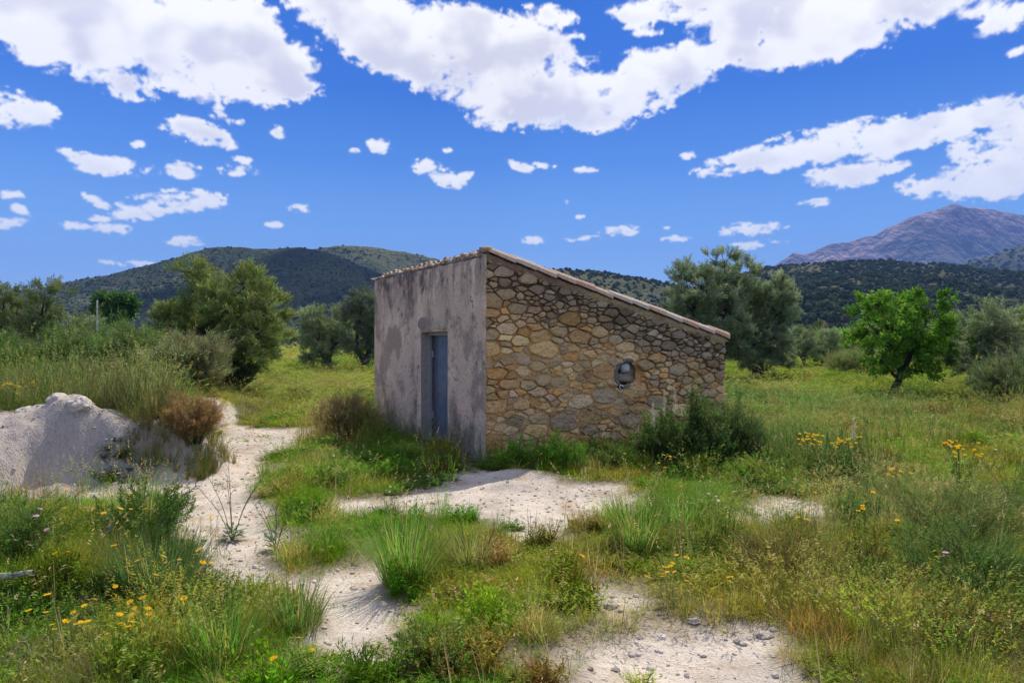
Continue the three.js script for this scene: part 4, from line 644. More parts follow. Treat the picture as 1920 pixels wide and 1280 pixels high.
const GROVE = {
  A: { at: [-7.35, 0.18, -20], clumps: [[-0.86, 3.24, -0.32, 0.28, 0.38, 0.33], [-0.93, 3.19, 0.38, 0.28, 0.38, 0.33], [0.59, 2.89, -0.53, 0.38, 0.38, 0.38], [0.6, 2.94, 0.25, 0.38, 0.38, 0.38], [0.92, 2.32, -0.41, 0.38, 0.44, 0.41], [0.96, 2.4, 0.4, 0.38, 0.44, 0.41], [-0.54, 2.53, -0.74, 0.56, 0.4, 0.48], [-0.36, 2.58, 0.56, 0.56, 0.4, 0.48], [-1.23, 2.11, -0.32, 0.5, 0.44, 0.47], [-1.22, 2.18, 0.33, 0.5, 0.44, 0.47], [0.06, 2.21, -0.39, 0.56, 0.44, 0.5], [0.07, 2.18, 0.5, 0.56, 0.44, 0.5], [-0.16, 1.65, -0.71, 0.69, 0.48, 0.58], [-0.07, 1.69, 0.37, 0.69, 0.48, 0.58], [-1.38, 1.52, -0.26, 0.45, 0.45, 0.45], [-1.26, 1.48, 0.5, 0.45, 0.45, 0.45], [0.84, 1.53, -0.53, 0.48, 0.48, 0.48], [0.88, 1.61, 0.43, 0.48, 0.48, 0.48], [-0.71, 1.0, -0.52, 0.5, 0.3, 0.4], [-0.66, 1.06, 0.39, 0.5, 0.3, 0.4], [0.4, 1.01, -0.33, 0.5, 0.28, 0.39], [0.36, 0.96, 0.57, 0.5, 0.28, 0.39], [-1.5, 1.98, -0.35, 0.3, 0.33, 0.31], [-1.56, 1.9, 0.31, 0.3, 0.33, 0.31]] },
  B: { at: [8.04, 0.01, -30], clumps: [[-1.27, 4.02, -0.56, 0.56, 0.45, 0.51], [-1.29, 4.13, 0.24, 0.56, 0.45, 0.51], [0.07, 4.74, -0.63, 0.45, 0.49, 0.47], [0.12, 4.66, 0.59, 0.45, 0.49, 0.47], [-0.71, 3.81, -0.49, 0.75, 0.56, 0.66], [-0.6, 3.79, 0.77, 0.75, 0.56, 0.66], [0.48, 3.6, -0.47, 0.68, 0.64, 0.66], [0.51, 3.65, 0.27, 0.68, 0.64, 0.66], [-1.07, 2.95, -0.4, 0.75, 0.64, 0.7], [-1.2, 2.87, 0.47, 0.75, 0.64, 0.7], [-0.07, 2.63, -0.45, 0.85, 0.71, 0.78], [0.03, 2.58, 0.8, 0.85, 0.71, 0.78], [-0.67, 1.83, -0.71, 0.75, 0.75, 0.75], [-0.68, 1.84, 0.72, 0.75, 0.75, 0.75], [0.62, 1.66, -0.43, 0.75, 0.75, 0.75], [0.57, 1.62, 0.33, 0.75, 0.75, 0.75], [1.15, 4.3, -0.32, 0.3, 0.41, 0.36], [1.15, 4.35, 0.47, 0.3, 0.41, 0.36]] },
  C: { at: [10.03, 0.0, -31], clumps: [[-0.53, 3.3, -0.15, 0.7, 0.66, 0.68], [-0.51, 3.25, 0.22, 0.7, 0.66, 0.68], [0.5, 3.5, -0.17, 0.66, 0.66, 0.66], [0.53, 3.53, 0.24, 0.66, 0.66, 0.66], [0.86, 2.7, -0.34, 0.5, 0.7, 0.6], [0.89, 2.73, 0.17, 0.5, 0.7, 0.6], [-0.06, 2.27, -0.31, 0.82, 0.7, 0.76], [-0.06, 2.26, 0.18, 0.82, 0.7, 0.76], [0.45, 1.65, -0.25, 0.74, 0.62, 0.68], [0.58, 1.66, 0.3, 0.74, 0.62, 0.68], [-0.46, 1.26, -0.25, 0.78, 0.66, 0.72], [-0.55, 1.34, 0.26, 0.78, 0.66, 0.72], [0.24, 0.78, -0.44, 0.7, 0.47, 0.58], [0.42, 0.83, 0.24, 0.7, 0.47, 0.58], [0.93, 3.32, -0.25, 0.39, 0.5, 0.45], [0.94, 3.34, 0.2, 0.39, 0.5, 0.45]] },
  D: { at: [10.99, 0.04, -22], clumps: [[-0.66, 2.59, -0.36, 0.33, 0.3, 0.32], [-0.67, 2.59, 0.32, 0.33, 0.3, 0.32], [0.24, 2.8, -0.87, 0.39, 0.28, 0.33], [0.19, 2.72, 0.45, 0.39, 0.28, 0.33], [0.69, 2.62, -0.41, 0.39, 0.3, 0.34], [0.83, 2.71, 0.84, 0.39, 0.3, 0.34], [-0.41, 2.07, -0.71, 0.5, 0.39, 0.44], [-0.31, 2.15, 0.61, 0.5, 0.39, 0.44], [0.41, 2.04, -0.85, 0.58, 0.44, 0.51], [0.49, 1.97, 0.72, 0.58, 0.44, 0.51], [1.14, 1.86, -0.48, 0.41, 0.36, 0.39], [1.23, 1.76, 0.67, 0.41, 0.36, 0.39], [-0.57, 1.55, -0.67, 0.36, 0.33, 0.34], [-0.58, 1.47, 0.64, 0.36, 0.33, 0.34], [0.17, 1.28, -0.68, 0.58, 0.39, 0.48], [0.25, 1.26, 0.5, 0.58, 0.39, 0.48], [0.97, 1.3, -0.32, 0.55, 0.36, 0.45], [0.94, 1.31, 0.59, 0.55, 0.36, 0.45], [1.42, 1.32, -0.57, 0.25, 0.25, 0.25], [1.51, 1.3, 0.27, 0.25, 0.25, 0.25], [-0.15, 0.84, -0.5, 0.41, 0.25, 0.33], [-0.12, 0.81, 0.61, 0.41, 0.25, 0.33], [0.51, 0.76, -0.36, 0.36, 0.19, 0.28], [0.51, 0.69, 0.69, 0.36, 0.19, 0.28]] },
  E: { at: [-16.85, 0.04, -28], clumps: [[-0.01, 3.26, -0.25, 0.46, 0.42, 0.44], [-0.01, 3.28, 0.32, 0.46, 0.42, 0.44], [-0.4, 2.6, -0.11, 0.56, 0.49, 0.53], [-0.31, 2.47, 0.24, 0.56, 0.49, 0.53], [0.24, 2.35, -0.17, 0.46, 0.46, 0.46], [0.19, 2.29, 0.19, 0.46, 0.46, 0.46], [-0.6, 1.8, -0.11, 0.53, 0.53, 0.53], [-0.62, 1.7, 0.1, 0.53, 0.53, 0.53], [0.02, 1.38, -0.23, 0.53, 0.53, 0.53], [0.04, 1.42, 0.28, 0.53, 0.53, 0.53]] },
  F: { at: [-19.62, 0.03, -30], clumps: [[0.06, 3.23, -0.36, 0.64, 0.41, 0.53], [-0.1, 3.26, 0.21, 0.64, 0.41, 0.53], [-0.78, 2.8, -0.17, 0.75, 0.56, 0.66], [-0.88, 2.87, 0.23, 0.75, 0.56, 0.66], [0.4, 2.62, -0.26, 0.6, 0.49, 0.54], [0.36, 2.62, 0.25, 0.6, 0.49, 0.54], [-0.26, 2.03, -0.37, 0.79, 0.64, 0.71], [-0.14, 1.96, 0.33, 0.79, 0.64, 0.71]] },
  G: { at: [-10.17, 0.02, -42], clumps: [[-0.86, 2.77, -0.23, 0.68, 0.53, 0.61], [-0.78, 2.73, 0.16, 0.68, 0.53, 0.61], [0.38, 2.38, -0.19, 0.79, 0.63, 0.71], [0.29, 2.39, 0.32, 0.79, 0.63, 0.71], [-0.58, 1.66, -0.29, 0.68, 0.63, 0.66], [-0.62, 1.8, 0.23, 0.68, 0.63, 0.66], [0.8, 1.65, -0.25, 0.74, 0.68, 0.71], [0.89, 1.54, 0.13, 0.74, 0.68, 0.71], [-0.13, 0.82, -0.24, 0.79, 0.53, 0.66], [-0.12, 0.86, 0.48, 0.79, 0.53, 0.66]] },
  H: { at: [-7.74, 0.01, -40], clumps: [[0.09, 3.61, -0.17, 0.6, 0.55, 0.58], [-0.08, 3.63, 0.27, 0.6, 0.55, 0.58], [-0.53, 3.0, -0.22, 0.6, 0.6, 0.6], [-0.48, 2.98, 0.14, 0.6, 0.6, 0.6], [0.43, 2.63, -0.15, 0.65, 0.7, 0.68], [0.27, 2.66, 0.16, 0.65, 0.7, 0.68], [0.02, 1.57, -0.21, 0.75, 0.7, 0.73], [-0.1, 1.67, 0.14, 0.75, 0.7, 0.73], [0.53, 1.15, -0.11, 0.6, 0.6, 0.6], [0.47, 1.2, 0.21, 0.6, 0.6, 0.6]] },
  I: { at: [16.69, 0.01, -44], clumps: [[-0.18, 1.53, -0.22, 0.61, 0.44, 0.52], [-0.25, 1.59, 0.31, 0.61, 0.44, 0.52], [0.53, 1.45, -0.22, 0.55, 0.44, 0.5], [0.52, 1.42, 0.17, 0.55, 0.44, 0.5], [-0.32, 1.08, -0.25, 0.5, 0.39, 0.44], [-0.36, 0.98, 0.14, 0.5, 0.39, 0.44]] },
  J: { at: [18.89, -0.0, -46], clumps: [[-0.17, 1.61, -0.24, 0.63, 0.52, 0.58], [-0.1, 1.65, 0.16, 0.63, 0.52, 0.58], [-0.71, 1.12, -0.18, 0.46, 0.4, 0.43], [-0.69, 1.19, 0.13, 0.46, 0.4, 0.43], [0.29, 1.18, -0.22, 0.46, 0.46, 0.46], [0.36, 1.09, 0.16, 0.46, 0.46, 0.46]] },
  K: { at: [13.27, 0.07, -21], clumps: [[-0.25, 2.19, -0.23, 0.42, 0.32, 0.37], [-0.26, 2.13, 0.23, 0.42, 0.32, 0.37], [0.18, 1.85, -0.16, 0.47, 0.39, 0.43], [0.09, 1.8, 0.29, 0.47, 0.39, 0.43], [-0.42, 1.57, -0.13, 0.47, 0.42, 0.45], [-0.39, 1.61, 0.12, 0.47, 0.42, 0.45], [0.05, 1.11, -0.27, 0.58, 0.45, 0.51], [0.03, 1.1, 0.13, 0.58, 0.45, 0.51], [-0.68, 0.8, -0.12, 0.45, 0.39, 0.42], [-0.64, 0.93, 0.17, 0.45, 0.39, 0.42], [0.5, 0.8, -0.15, 0.45, 0.45, 0.45], [0.46, 0.77, 0.18, 0.45, 0.45, 0.45]] },
  L: { at: [16.7, -0.0, -24], clumps: [[-0.47, 1.63, -0.07, 0.6, 0.51, 0.56], [-0.6, 1.58, 0.05, 0.6, 0.51, 0.56], [0.06, 2.3, -0.06, 0.6, 0.45, 0.53], [0.01, 2.3, 0.08, 0.6, 0.45, 0.53], [-0.26, 0.8, -0.07, 0.66, 0.54, 0.6], [-0.34, 0.9, 0.15, 0.66, 0.54, 0.6]] },
  M: { at: [-36.29, 0.04, -70], clumps: [[-0.45, 4.9, -0.16, 0.79, 0.53, 0.66], [-0.55, 4.83, 0.29, 0.79, 0.53, 0.66], [0.68, 4.76, -0.12, 0.79, 0.53, 0.66], [0.74, 4.68, 0.12, 0.79, 0.53, 0.66], [-0.01, 4.05, -0.23, 1.14, 0.61, 0.88], [-0.1, 3.96, 0.31, 1.14, 0.61, 0.88]] },
};
// ---------------------------------------------------------------- trees
{
  const put = (key, o) => { const t = GROVE[key], y = height(t.at[0], t.at[2]) - 0.04, up = t.at[1] - y; return tree({ at: [t.at[0], y, t.at[2]], clumps: t.clumps.map((c) => [c[0], Math.max(c[1] + up, 0.25), ...c.slice(2)]), name: 'olive_tree', sprig: SPRIG.olive, material: oliveMat, tones: OLIVE, sub: 46, per: 13, tuft: 0.17, leaf: 1.25, rise: 0.5, group: null, ...o }); };
  put('A', { seed: 101, label: 'large olive tree with a forked trunk standing left of the hut', tones: [[0.19, 0.255, 0.065], [0.38, 0.45, 0.14]], sub: 95, per: 14, tuft: 0.17, leaf: 1.05, trunks: [[[0, -0.1, 0, 0.19], [0.02, 0.45, 0, 0.14], [0.0, 0.75, 0, 0.13]], [[0, 0.6, 0, 0.12], [-0.35, 1.05, 0.1, 0.09], [-0.75, 1.6, 0.15, 0.07]], [[0, 0.6, 0, 0.13], [0.22, 1.1, -0.05, 0.1], [0.35, 1.65, -0.1, 0.07]], [[0.1, 1.0, 0, 0.08], [0.0, 1.6, 0.1, 0.06], [-0.15, 2.2, 0.1, 0.05]]] });
  put('B', { seed: 102, label: 'tall dark olive tree rising behind the low end of the roof', tones: [[0.165, 0.225, 0.10], [0.44, 0.52, 0.29]], sub: 60, per: 14, tuft: 0.19, leaf: 1.25, trunks: [[[0, -0.1, 0, 0.25], [0.1, 1.0, 0, 0.2], [0, 1.9, 0.1, 0.15]], [[0, 1.2, 0, 0.14], [-0.7, 2.3, 0, 0.1]], [[0.1, 1.2, 0, 0.14], [0.4, 2.6, 0, 0.1]]] });
  put('C', { seed: 103, label: 'dark rounded olive tree just right of the low end of the hut', tones: [[0.165, 0.225, 0.10], [0.44, 0.52, 0.29]], sub: 62, per: 14, tuft: 0.19, leaf: 1.25, trunks: [[[0, -0.1, 0, 0.28], [-0.1, 0.8, 0, 0.22], [0, 1.5, 0, 0.16]], [[0, 0.9, 0, 0.14], [0.5, 1.9, 0, 0.1]], [[-0.1, 0.9, 0, 0.14], [-0.5, 2.0, 0, 0.1]]] });
  put('D', { seed: 104, name: 'almond_tree', label: 'bright green broad-leaved tree with a leaning trunk at the right', sprig: SPRIG.broad, material: leafMat, tones: [[0.085, 0.20, 0.018], [0.18, 0.35, 0.035]], sub: 60, per: 9, tuft: 0.17, leaf: 0.85, rise: 0.2, trunks: [[[-0.1, -0.1, 0, 0.14], [0.05, 0.4, 0, 0.11], [0.28, 0.85, 0, 0.1]], [[0.2, 0.7, 0, 0.09], [-0.2, 1.5, 0.1, 0.06]], [[0.28, 0.85, 0, 0.09], [0.6, 1.5, -0.1, 0.06]], [[0.15, 0.5, 0, 0.05], [-0.4, 1.1, 0, 0.04]]] });
  const short = (r) => [[[0, -0.1, 0, r], [0.08, 0.5, 0, r * 0.8], [0, 1.0, 0, r * 0.65]], [[0, 0.6, 0, r * 0.6], [-0.4, 1.4, 0, r * 0.4]], [[0, 0.6, 0, r * 0.6], [0.4, 1.4, 0, r * 0.4]]];
  put('E', { seed: 105, label: 'olive tree above the tall weeds, second from the left edge', sub: 34, per: 12, tuft: 0.2, leaf: 1.35, tones: [[0.147, 0.196, 0.070], [0.252, 0.301, 0.119]], trunks: short(0.18) });
  put('F', { seed: 106, label: 'olive tree cut by the left edge behind the weeds', sub: 34, per: 12, tuft: 0.2, leaf: 1.35, tones: [[0.161, 0.210, 0.077], [0.266, 0.315, 0.126]], trunks: short(0.18) });
  put('G', { seed: 107, label: 'grey-green olive tree with a dark trunk between the large olive and the hut', sub: 30, per: 12, tuft: 0.26, leaf: 1.8, tones: SILVER, trunks: short(0.28) });
  put('H', { seed: 108, label: 'dark olive tree partly hidden behind the plastered wall', sub: 30, per: 12, tuft: 0.26, leaf: 1.8, tones: [[0.133, 0.168, 0.098], [0.252, 0.287, 0.175]], trunks: short(0.25) });
  put('I', { seed: 109, label: 'small silvery olive in the field, left one of a pair', sub: 34, per: 12, tuft: 0.22, leaf: 1.7, tones: SILVER, trunks: short(0.14) });
  put('J', { seed: 110, label: 'small silvery olive in the field, right one of a pair', sub: 34, per: 12, tuft: 0.22, leaf: 1.7, tones: SILVER, trunks: short(0.14) });
  put('K', { seed: 111, label: 'silvery olive tree right of the bright green tree', sub: 70, per: 13, tuft: 0.18, leaf: 1.15, tones: SILVER, trunks: short(0.16) });
  put('L', { seed: 112, label: 'olive tree cut by the right edge', sub: 60, per: 13, tuft: 0.2, leaf: 1.25, tones: OLIVE, trunks: short(0.16) });
  put('M', { seed: 113, name: 'round_tree', label: 'distant round dark green tree beside the pale pole', sprig: SPRIG.broad, material: leafMat, sub: 24, per: 12, tuft: 0.5, leaf: 3.2, tones: [[0.049, 0.119, 0.031], [0.084, 0.182, 0.042]], trunks: short(0.3) });
  // the olive grove beyond: far trees that nothing tells apart
  const r = rng(77), spots = [];
  for (let i = 0; i < 400 && spots.length < 62; i++) {
    const d = 48 + 95 * Math.pow(r(), 0.9), x = (r() - 0.5) * 1.75 * d;
    if (Math.abs(x / d - 0.02) < 0.10 || (x / d > -0.35 && x / d < -0.18 && d < 70) || (x / d > 0.33 && x / d < 0.46 && d < 75)) continue;
    if (spots.every(([a, b]) => Math.hypot(a - x, b - d) > 5.5)) spots.push([x, d]);
  }
  spots.forEach(([x, d], i) => {
    const h = 2.6 + 1.7 * r(), w = 1.3 + 0.8 * r(), clumps = [], far = d > 80;
    for (let k = 0; k < 7; k++) { const a = r() * 6.28, q = r() * w; clumps.push([Math.cos(a) * q, h * (0.35 + 0.5 * r() * (1 - q / w * 0.5)), Math.sin(a) * q, 0.7 + 0.5 * r(), 0.6 + 0.4 * r(), 0.7 + 0.5 * r()]); }
    const t = r(), tone = t < 0.45 ? OLIVE : t < 0.8 ? SILVER : [[0.07, 0.11, 0.03], [0.12, 0.165, 0.05]];
    tree({ at: [x, height(x, -d) - 0.05, -d], clumps, name: 'olive_tree', label: 'distant olive tree in the grove below the hills', group: 'olive trees of the grove', seed: 300 + i, sprig: SPRIG.olive, material: oliveMat, tones: tone, sub: far ? 10 : 15, per: 12, tuft: 0.38, leaf: far ? 3.4 : 2.6, rise: 0.5, trunks: [[[0, -0.1, 0, 0.2], [0.1, 0.6, 0, 0.16], [0, 1.1, 0, 0.12]]] });
  });
}
{ // a pale pole far off at the left
  const g = thing('utility_pole', 'thin pale pole standing among the far trees at left', 'pole', [-26.0, -0.1, -48], 0);
  mesh('shaft', new THREE.CylinderGeometry(0.05, 0.06, 4.2, 10), new THREE.MeshStandardMaterial({ name: 'weathered concrete', color: rgb(0.55, 0.53, 0.5), roughness: 1 }), g).position.y = 2.1;
  mesh('cap', new THREE.CylinderGeometry(0.03, 0.07, 0.1, 10), new THREE.MeshStandardMaterial({ name: 'cap metal', color: rgb(0.4, 0.4, 0.4), roughness: 0.6 }), g).position.y = 4.24;
}
// ---------------------------------------------------------------- the meadow
const LUSH = [0.120, 0.310, 0.010], MEAD = [0.215, 0.335, 0.016], OCHRE = [0.330, 0.320, 0.034], STRAWY = [0.50, 0.39, 0.14], RUST = [0.36, 0.20, 0.055], COOL = [0.078, 0.205, 0.028];
// stretches of the meadow with a growth of their own, the first low and darkened to deepen the hut's shadow: [x, z, rx, rz, tone, height, share]
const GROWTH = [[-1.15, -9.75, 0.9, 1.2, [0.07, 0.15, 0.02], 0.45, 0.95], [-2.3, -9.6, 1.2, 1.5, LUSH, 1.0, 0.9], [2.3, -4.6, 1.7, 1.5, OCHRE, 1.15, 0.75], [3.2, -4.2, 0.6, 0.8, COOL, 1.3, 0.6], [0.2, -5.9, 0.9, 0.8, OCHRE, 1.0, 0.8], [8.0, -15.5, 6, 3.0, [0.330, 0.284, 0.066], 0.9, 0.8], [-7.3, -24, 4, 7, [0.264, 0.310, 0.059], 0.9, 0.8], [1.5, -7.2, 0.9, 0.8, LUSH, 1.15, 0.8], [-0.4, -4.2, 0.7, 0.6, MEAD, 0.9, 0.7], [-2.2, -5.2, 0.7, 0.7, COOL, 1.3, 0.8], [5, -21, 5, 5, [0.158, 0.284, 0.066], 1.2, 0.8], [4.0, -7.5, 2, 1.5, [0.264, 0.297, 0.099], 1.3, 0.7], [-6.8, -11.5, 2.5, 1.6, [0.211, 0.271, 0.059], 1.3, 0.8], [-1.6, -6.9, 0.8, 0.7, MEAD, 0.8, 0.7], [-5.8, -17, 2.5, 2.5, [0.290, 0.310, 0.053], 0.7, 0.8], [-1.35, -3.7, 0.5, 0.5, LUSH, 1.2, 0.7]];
function growth(x, z, r) {
  const n = fbm(x * 0.55, z * 0.55, 20, 3), m = fbm(x * 1.7 + 9, z * 1.7, 22, 2);
  let c = mix3(LUSH, MEAD, clamp(0.5 + 1.6 * n)), h = 0.80 + 1.3 * m + 0.4 * n;
  c = mix3(c, OCHRE, smooth(0.02, 0.4, m + 0.3 * n));
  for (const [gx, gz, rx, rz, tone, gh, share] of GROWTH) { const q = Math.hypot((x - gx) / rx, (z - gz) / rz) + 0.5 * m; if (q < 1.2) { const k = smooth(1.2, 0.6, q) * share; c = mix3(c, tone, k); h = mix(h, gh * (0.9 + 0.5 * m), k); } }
  return [c.map((v) => v * (0.82 + 0.36 * r())), Math.max(0.35, h)];
}
function freeOf(x, z) { const [a, b] = hutLocal(x, z); return !(a > -0.12 && a < 4.5 && b < 0.10 && b > -4.7); }
const UPQ = V(0, 1, 0), tiltQ = (r, k) => new THREE.Quaternion().setFromEuler(new THREE.Euler((r() - 0.5) * k, r() * 6.2832, (r() - 0.5) * k));
{
  const r = rng(500), kinds = {
    fine: [tuftGeo(1, 18, 0.16, 0.013, 0.55, 0.9), tuftGeo(2, 18, 0.18, 0.012, 0.7, 1.1, 0.18)], seed: [seedGrassGeo(3, 9, 0.14), seedGrassGeo(4, 9, 0.16)],
    herb: [herbGeo(5, 7, 9, 0.20, 0.06, 0.8), herbGeo(6, 6, 11, 0.26, 0.035, 0.9)],
  }, bins = {};
  for (const k in kinds) bins[k] = [[], []];
  const sow = (d0, d1, per, width, tall, size) => {
    const span = 0.80, area = span * (d1 * d1 - d0 * d0) + 3.2 * (d1 - d0), n = Math.round(area * per);
    for (let i = 0; i < n; i++) {
      const d = Math.sqrt(mix(d0 * d0, d1 * d1, r())), x = (r() * 2 - 1) * (span * d + 1.6), z = -d;
      if (!freeOf(x, z)) continue;
      const b = d < 45 ? marl(x, z) : 0, dry = r();
      if (b > 0.02 && r() < Math.pow(b, 0.35) * 0.985) continue;
      if (d < 15 && r() < 0.62 * smooth(-0.5, 0.0, bareness(x, z) + 0.3 * noise(x * 2.4, 6.6, z * 2.4))) continue;
      const thin = clamp(0.75 + 1.2 * fbm(x * 0.9, z * 0.9, 33, 2)); if (d < 12 && r() > 0.35 + thin) continue;
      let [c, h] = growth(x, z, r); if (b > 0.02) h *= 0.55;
      const t = noise(x * 0.8, 3, z * 0.8) + 0.5 * (r() - 0.5), kind = t > 0.22 ? 'herb' : t < -0.30 ? 'seed' : 'fine';
      if (dry < 0.09) c = mix3(c, STRAWY, 0.5 + 0.4 * r()); else if (dry < 0.12) c = mix3(c, RUST, 0.7);
      if (kind === 'seed') c = mix3(c, STRAWY, 0.15 + 0.3 * r());
      if (kind === 'herb') c = mix3(c, COOL, 0.35);
      const hh = tall * h * (kind === 'seed' ? 1.3 : kind === 'herb' ? 0.72 : 1) * (0.7 + 0.6 * r()), ww = size * width * (0.8 + 0.5 * r()) * Math.sqrt(h);
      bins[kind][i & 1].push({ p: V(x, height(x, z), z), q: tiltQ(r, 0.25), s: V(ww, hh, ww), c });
    }
  };
  sow(2.0, 6.0, 300, 0.27, 0.145, 1); sow(6.0, 10.5, 200, 0.34, 0.15, 1.05); sow(10.5, 19, 90, 0.50, 0.17, 1.25); sow(19, 42, 34, 0.85, 0.25, 1.6); sow(42, 150, 0.9, 2.6, 0.4, 2.6);
  // tussocks: tight stands of one growth, taller than the sward between them
  kinds.leafy = [herbGeo(7, 9, 12, 0.17, 0.075, 0.8), herbGeo(8, 6, 24, 0.13, 0.02, 1.0)]; bins.leafy = [[], []];
  const tussocks = (d0, d1, per, rad, n0, tall, width) => {
    const n = Math.round(0.8 * (d1 * d1 - d0 * d0) * per);
    for (let i = 0; i < n; i++) {
      const d = Math.sqrt(mix(d0 * d0, d1 * d1, r())), x = (r() * 2 - 1) * (0.8 * d + 1.4), z = -d, b = marl(x, z);
      if (b > 0.02 && r() < 0.88) continue;
      const [g] = growth(x, z, r), t = r(), kind = t < 0.42 ? 'fine' : t < 0.60 ? 'seed' : t < 0.74 ? 'herb' : 'leafy', R = rad * (0.45 + 0.9 * r()), k = (0.55 + 0.9 * r()) * (b > 0.02 ? 0.55 : 1), v = r(), dim = 0.62 + 0.75 * r();
      const c = (v < 0.13 ? mix3(g, STRAWY, 0.75) : v < 0.19 ? mix3(g, RUST, 0.7) : v < 0.40 ? mix3(g, COOL, 0.8) : g).map((q) => q * dim), m = Math.round(n0 * (0.5 + r()) * R / rad), turn = (r() - 0.5) * 0.35;
      for (let j = 0; j < m; j++) { const a = r() * 6.2832, q = Math.sqrt(r()) * R, px = x + Math.cos(a) * q, pz = z + Math.sin(a) * q, hh = tall * k * (1 - 0.45 * q / R) * (0.75 + 0.5 * r()) * (kind === 'seed' ? 1.3 : kind === 'herb' || kind === 'leafy' ? 0.8 : 1), ww = width * (0.7 + 0.5 * r()); if (freeOf(px, pz)) bins[kind][j & 1].push({ p: V(px, height(px, pz), pz), q: new THREE.Quaternion().setFromEuler(new THREE.Euler(turn + (r() - 0.5) * 0.25, r() * 6.28, turn + (r() - 0.5) * 0.25)), s: V(ww, hh, ww), c: c.map((q2) => q2 * (0.8 + 0.4 * r())) }); }
    }
  };
  tussocks(2.2, 7, 7.5, 0.15, 13, 0.34, 0.27); tussocks(7, 12, 4.5, 0.20, 14, 0.36, 0.34); tussocks(12, 24, 1.5, 0.38, 17, 0.42, 0.52); tussocks(24, 48, 0.28, 0.8, 16, 0.6, 1.0);
  const LAB = { fine: ['meadow_grass', 'green and straw coloured meadow grass covering the ground'], seed: ['wild_oat_grass', 'thin seeding grass stalks all over the meadow'], herb: ['meadow_herbs', 'low leafy green herbs growing through the meadow'], leafy: ['meadow_weeds', 'broad-leaved weeds in small stands through the meadow'] };
  for (const k in bins) bins[k].forEach((l, i) => instanced(LAB[k][0], kinds[k][i], k === 'herb' || k === 'leafy' ? leafMat : grassMat, l, LAB[k][1], 'grass'));

  // tall rank weeds on the terrace, along the hut and at the right
  const tall = [[], [], []], feather = herbGeo(15, 5, 26, 0.10, 0.014, 1.0), rank = tuftGeo(12, 24, 0.14, 0.010, 0.8, 1.1, 0.25), oat = seedGrassGeo(13, 12, 0.10);
  const stand = (x0, x1, z0, z1, n, h0, h1, tones, mixk, ok) => { for (let i = 0; i < n; i++) { const x = mix(x0, x1, r()), z = mix(z0, z1, r()); if (!freeOf(x, z) || (ok && !ok(x, z))) continue; const h = mix(h0, h1, r()) * (0.85 + 0.6 * noise(x * 0.9, 4, z * 0.9)), w = h * (0.55 + 0.3 * r()), q = r(); tall[q < mixk[0] ? 0 : q < mixk[1] ? 1 : 2].push({ p: V(x, height(x, z), z), q: tiltQ(r, 0.55), s: V(w, h, w), c: mix3(tones[0], tones[1], r()).map((v) => v * (0.8 + 0.4 * r())) }); } };
  const terrace = (x, z) => polyDist(TERRACE, x, z) > 0.12 && marl(x, z) < 0.3;
  stand(-8.5, -3.9, -15.5, -9.6, 1300, 0.35, 0.95, [[0.158, 0.225, 0.053], [0.304, 0.319, 0.109]], [0.62, 0.80], terrace);
  stand(-14, -6, -20, -13, 1100, 0.5, 0.9, [[0.133, 0.231, 0.042], [0.267, 0.306, 0.086]], [0.7, 0.85], terrace);
  stand(-5.6, -3.8, -11.6, -9.2, 420, 0.5, 0.85, [[0.206, 0.251, 0.066], [0.413, 0.387, 0.143]], [0.5, 0.72], terrace);
  stand(-3.4, -2.2, -14.2, -11.9, 230, 0.4, 0.85, [[0.437, 0.367, 0.114], [0.292, 0.285, 0.071]], [0.1, 0.5]);
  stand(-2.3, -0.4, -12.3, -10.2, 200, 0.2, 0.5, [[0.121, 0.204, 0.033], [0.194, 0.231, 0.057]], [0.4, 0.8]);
  stand(-0.4, 3.3, -11.5, -9.6, 520, 0.22, 0.5, [[0.103, 0.225, 0.029], [0.194, 0.259, 0.057]], [0.55, 0.8]);
  stand(3.2, 4.6, -12.5, -9.2, 320, 0.4, 0.85, [[0.121, 0.231, 0.038], [0.292, 0.319, 0.104]], [0.4, 0.7]);
  stand(4, 12, -19, -11, 900, 0.35, 0.7, [[0.133, 0.272, 0.042], [0.316, 0.340, 0.104]], [0.35, 0.7]);
  stand(1.2, 5.5, -7.6, -5.4, 300, 0.28, 0.5, [[0.145, 0.272, 0.038], [0.364, 0.367, 0.124]], [0.25, 0.6], (x, z) => marl(x, z) < 0.2);
  stand(1.6, 4.2, -5.4, -3.1, 380, 0.22, 0.42, [[0.206, 0.251, 0.048], [0.340, 0.319, 0.095]], [0.5, 0.75], (x, z) => marl(x, z) < 0.2);
  stand(-3.6, -1.6, -4.6, -3.0, 220, 0.2, 0.4, [[0.145, 0.259, 0.033], [0.328, 0.327, 0.095]], [0.4, 0.7], (x, z) => marl(x, z) < 0.2);
  stand(-4.6, -3.65, -10.2, -8.95, 520, 0.22, 0.5, [[0.13, 0.20, 0.03], [0.34, 0.26, 0.09]], [0.55, 0.75], (x, z) => polyDist(TERRACE, x, z) > -0.6);
  stand(-6.2, -4.4, -8.2, -7.2, 160, 0.14, 0.3, [[0.17, 0.21, 0.04], [0.42, 0.27, 0.13]], [0.2, 0.5]);
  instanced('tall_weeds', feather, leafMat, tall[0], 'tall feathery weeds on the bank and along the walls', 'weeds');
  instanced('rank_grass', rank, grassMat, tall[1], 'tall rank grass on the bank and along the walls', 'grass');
  instanced('tall_oat_grass', oat, grassMat, tall[2], 'tall pale oat grass on the bank and along the walls', 'grass');

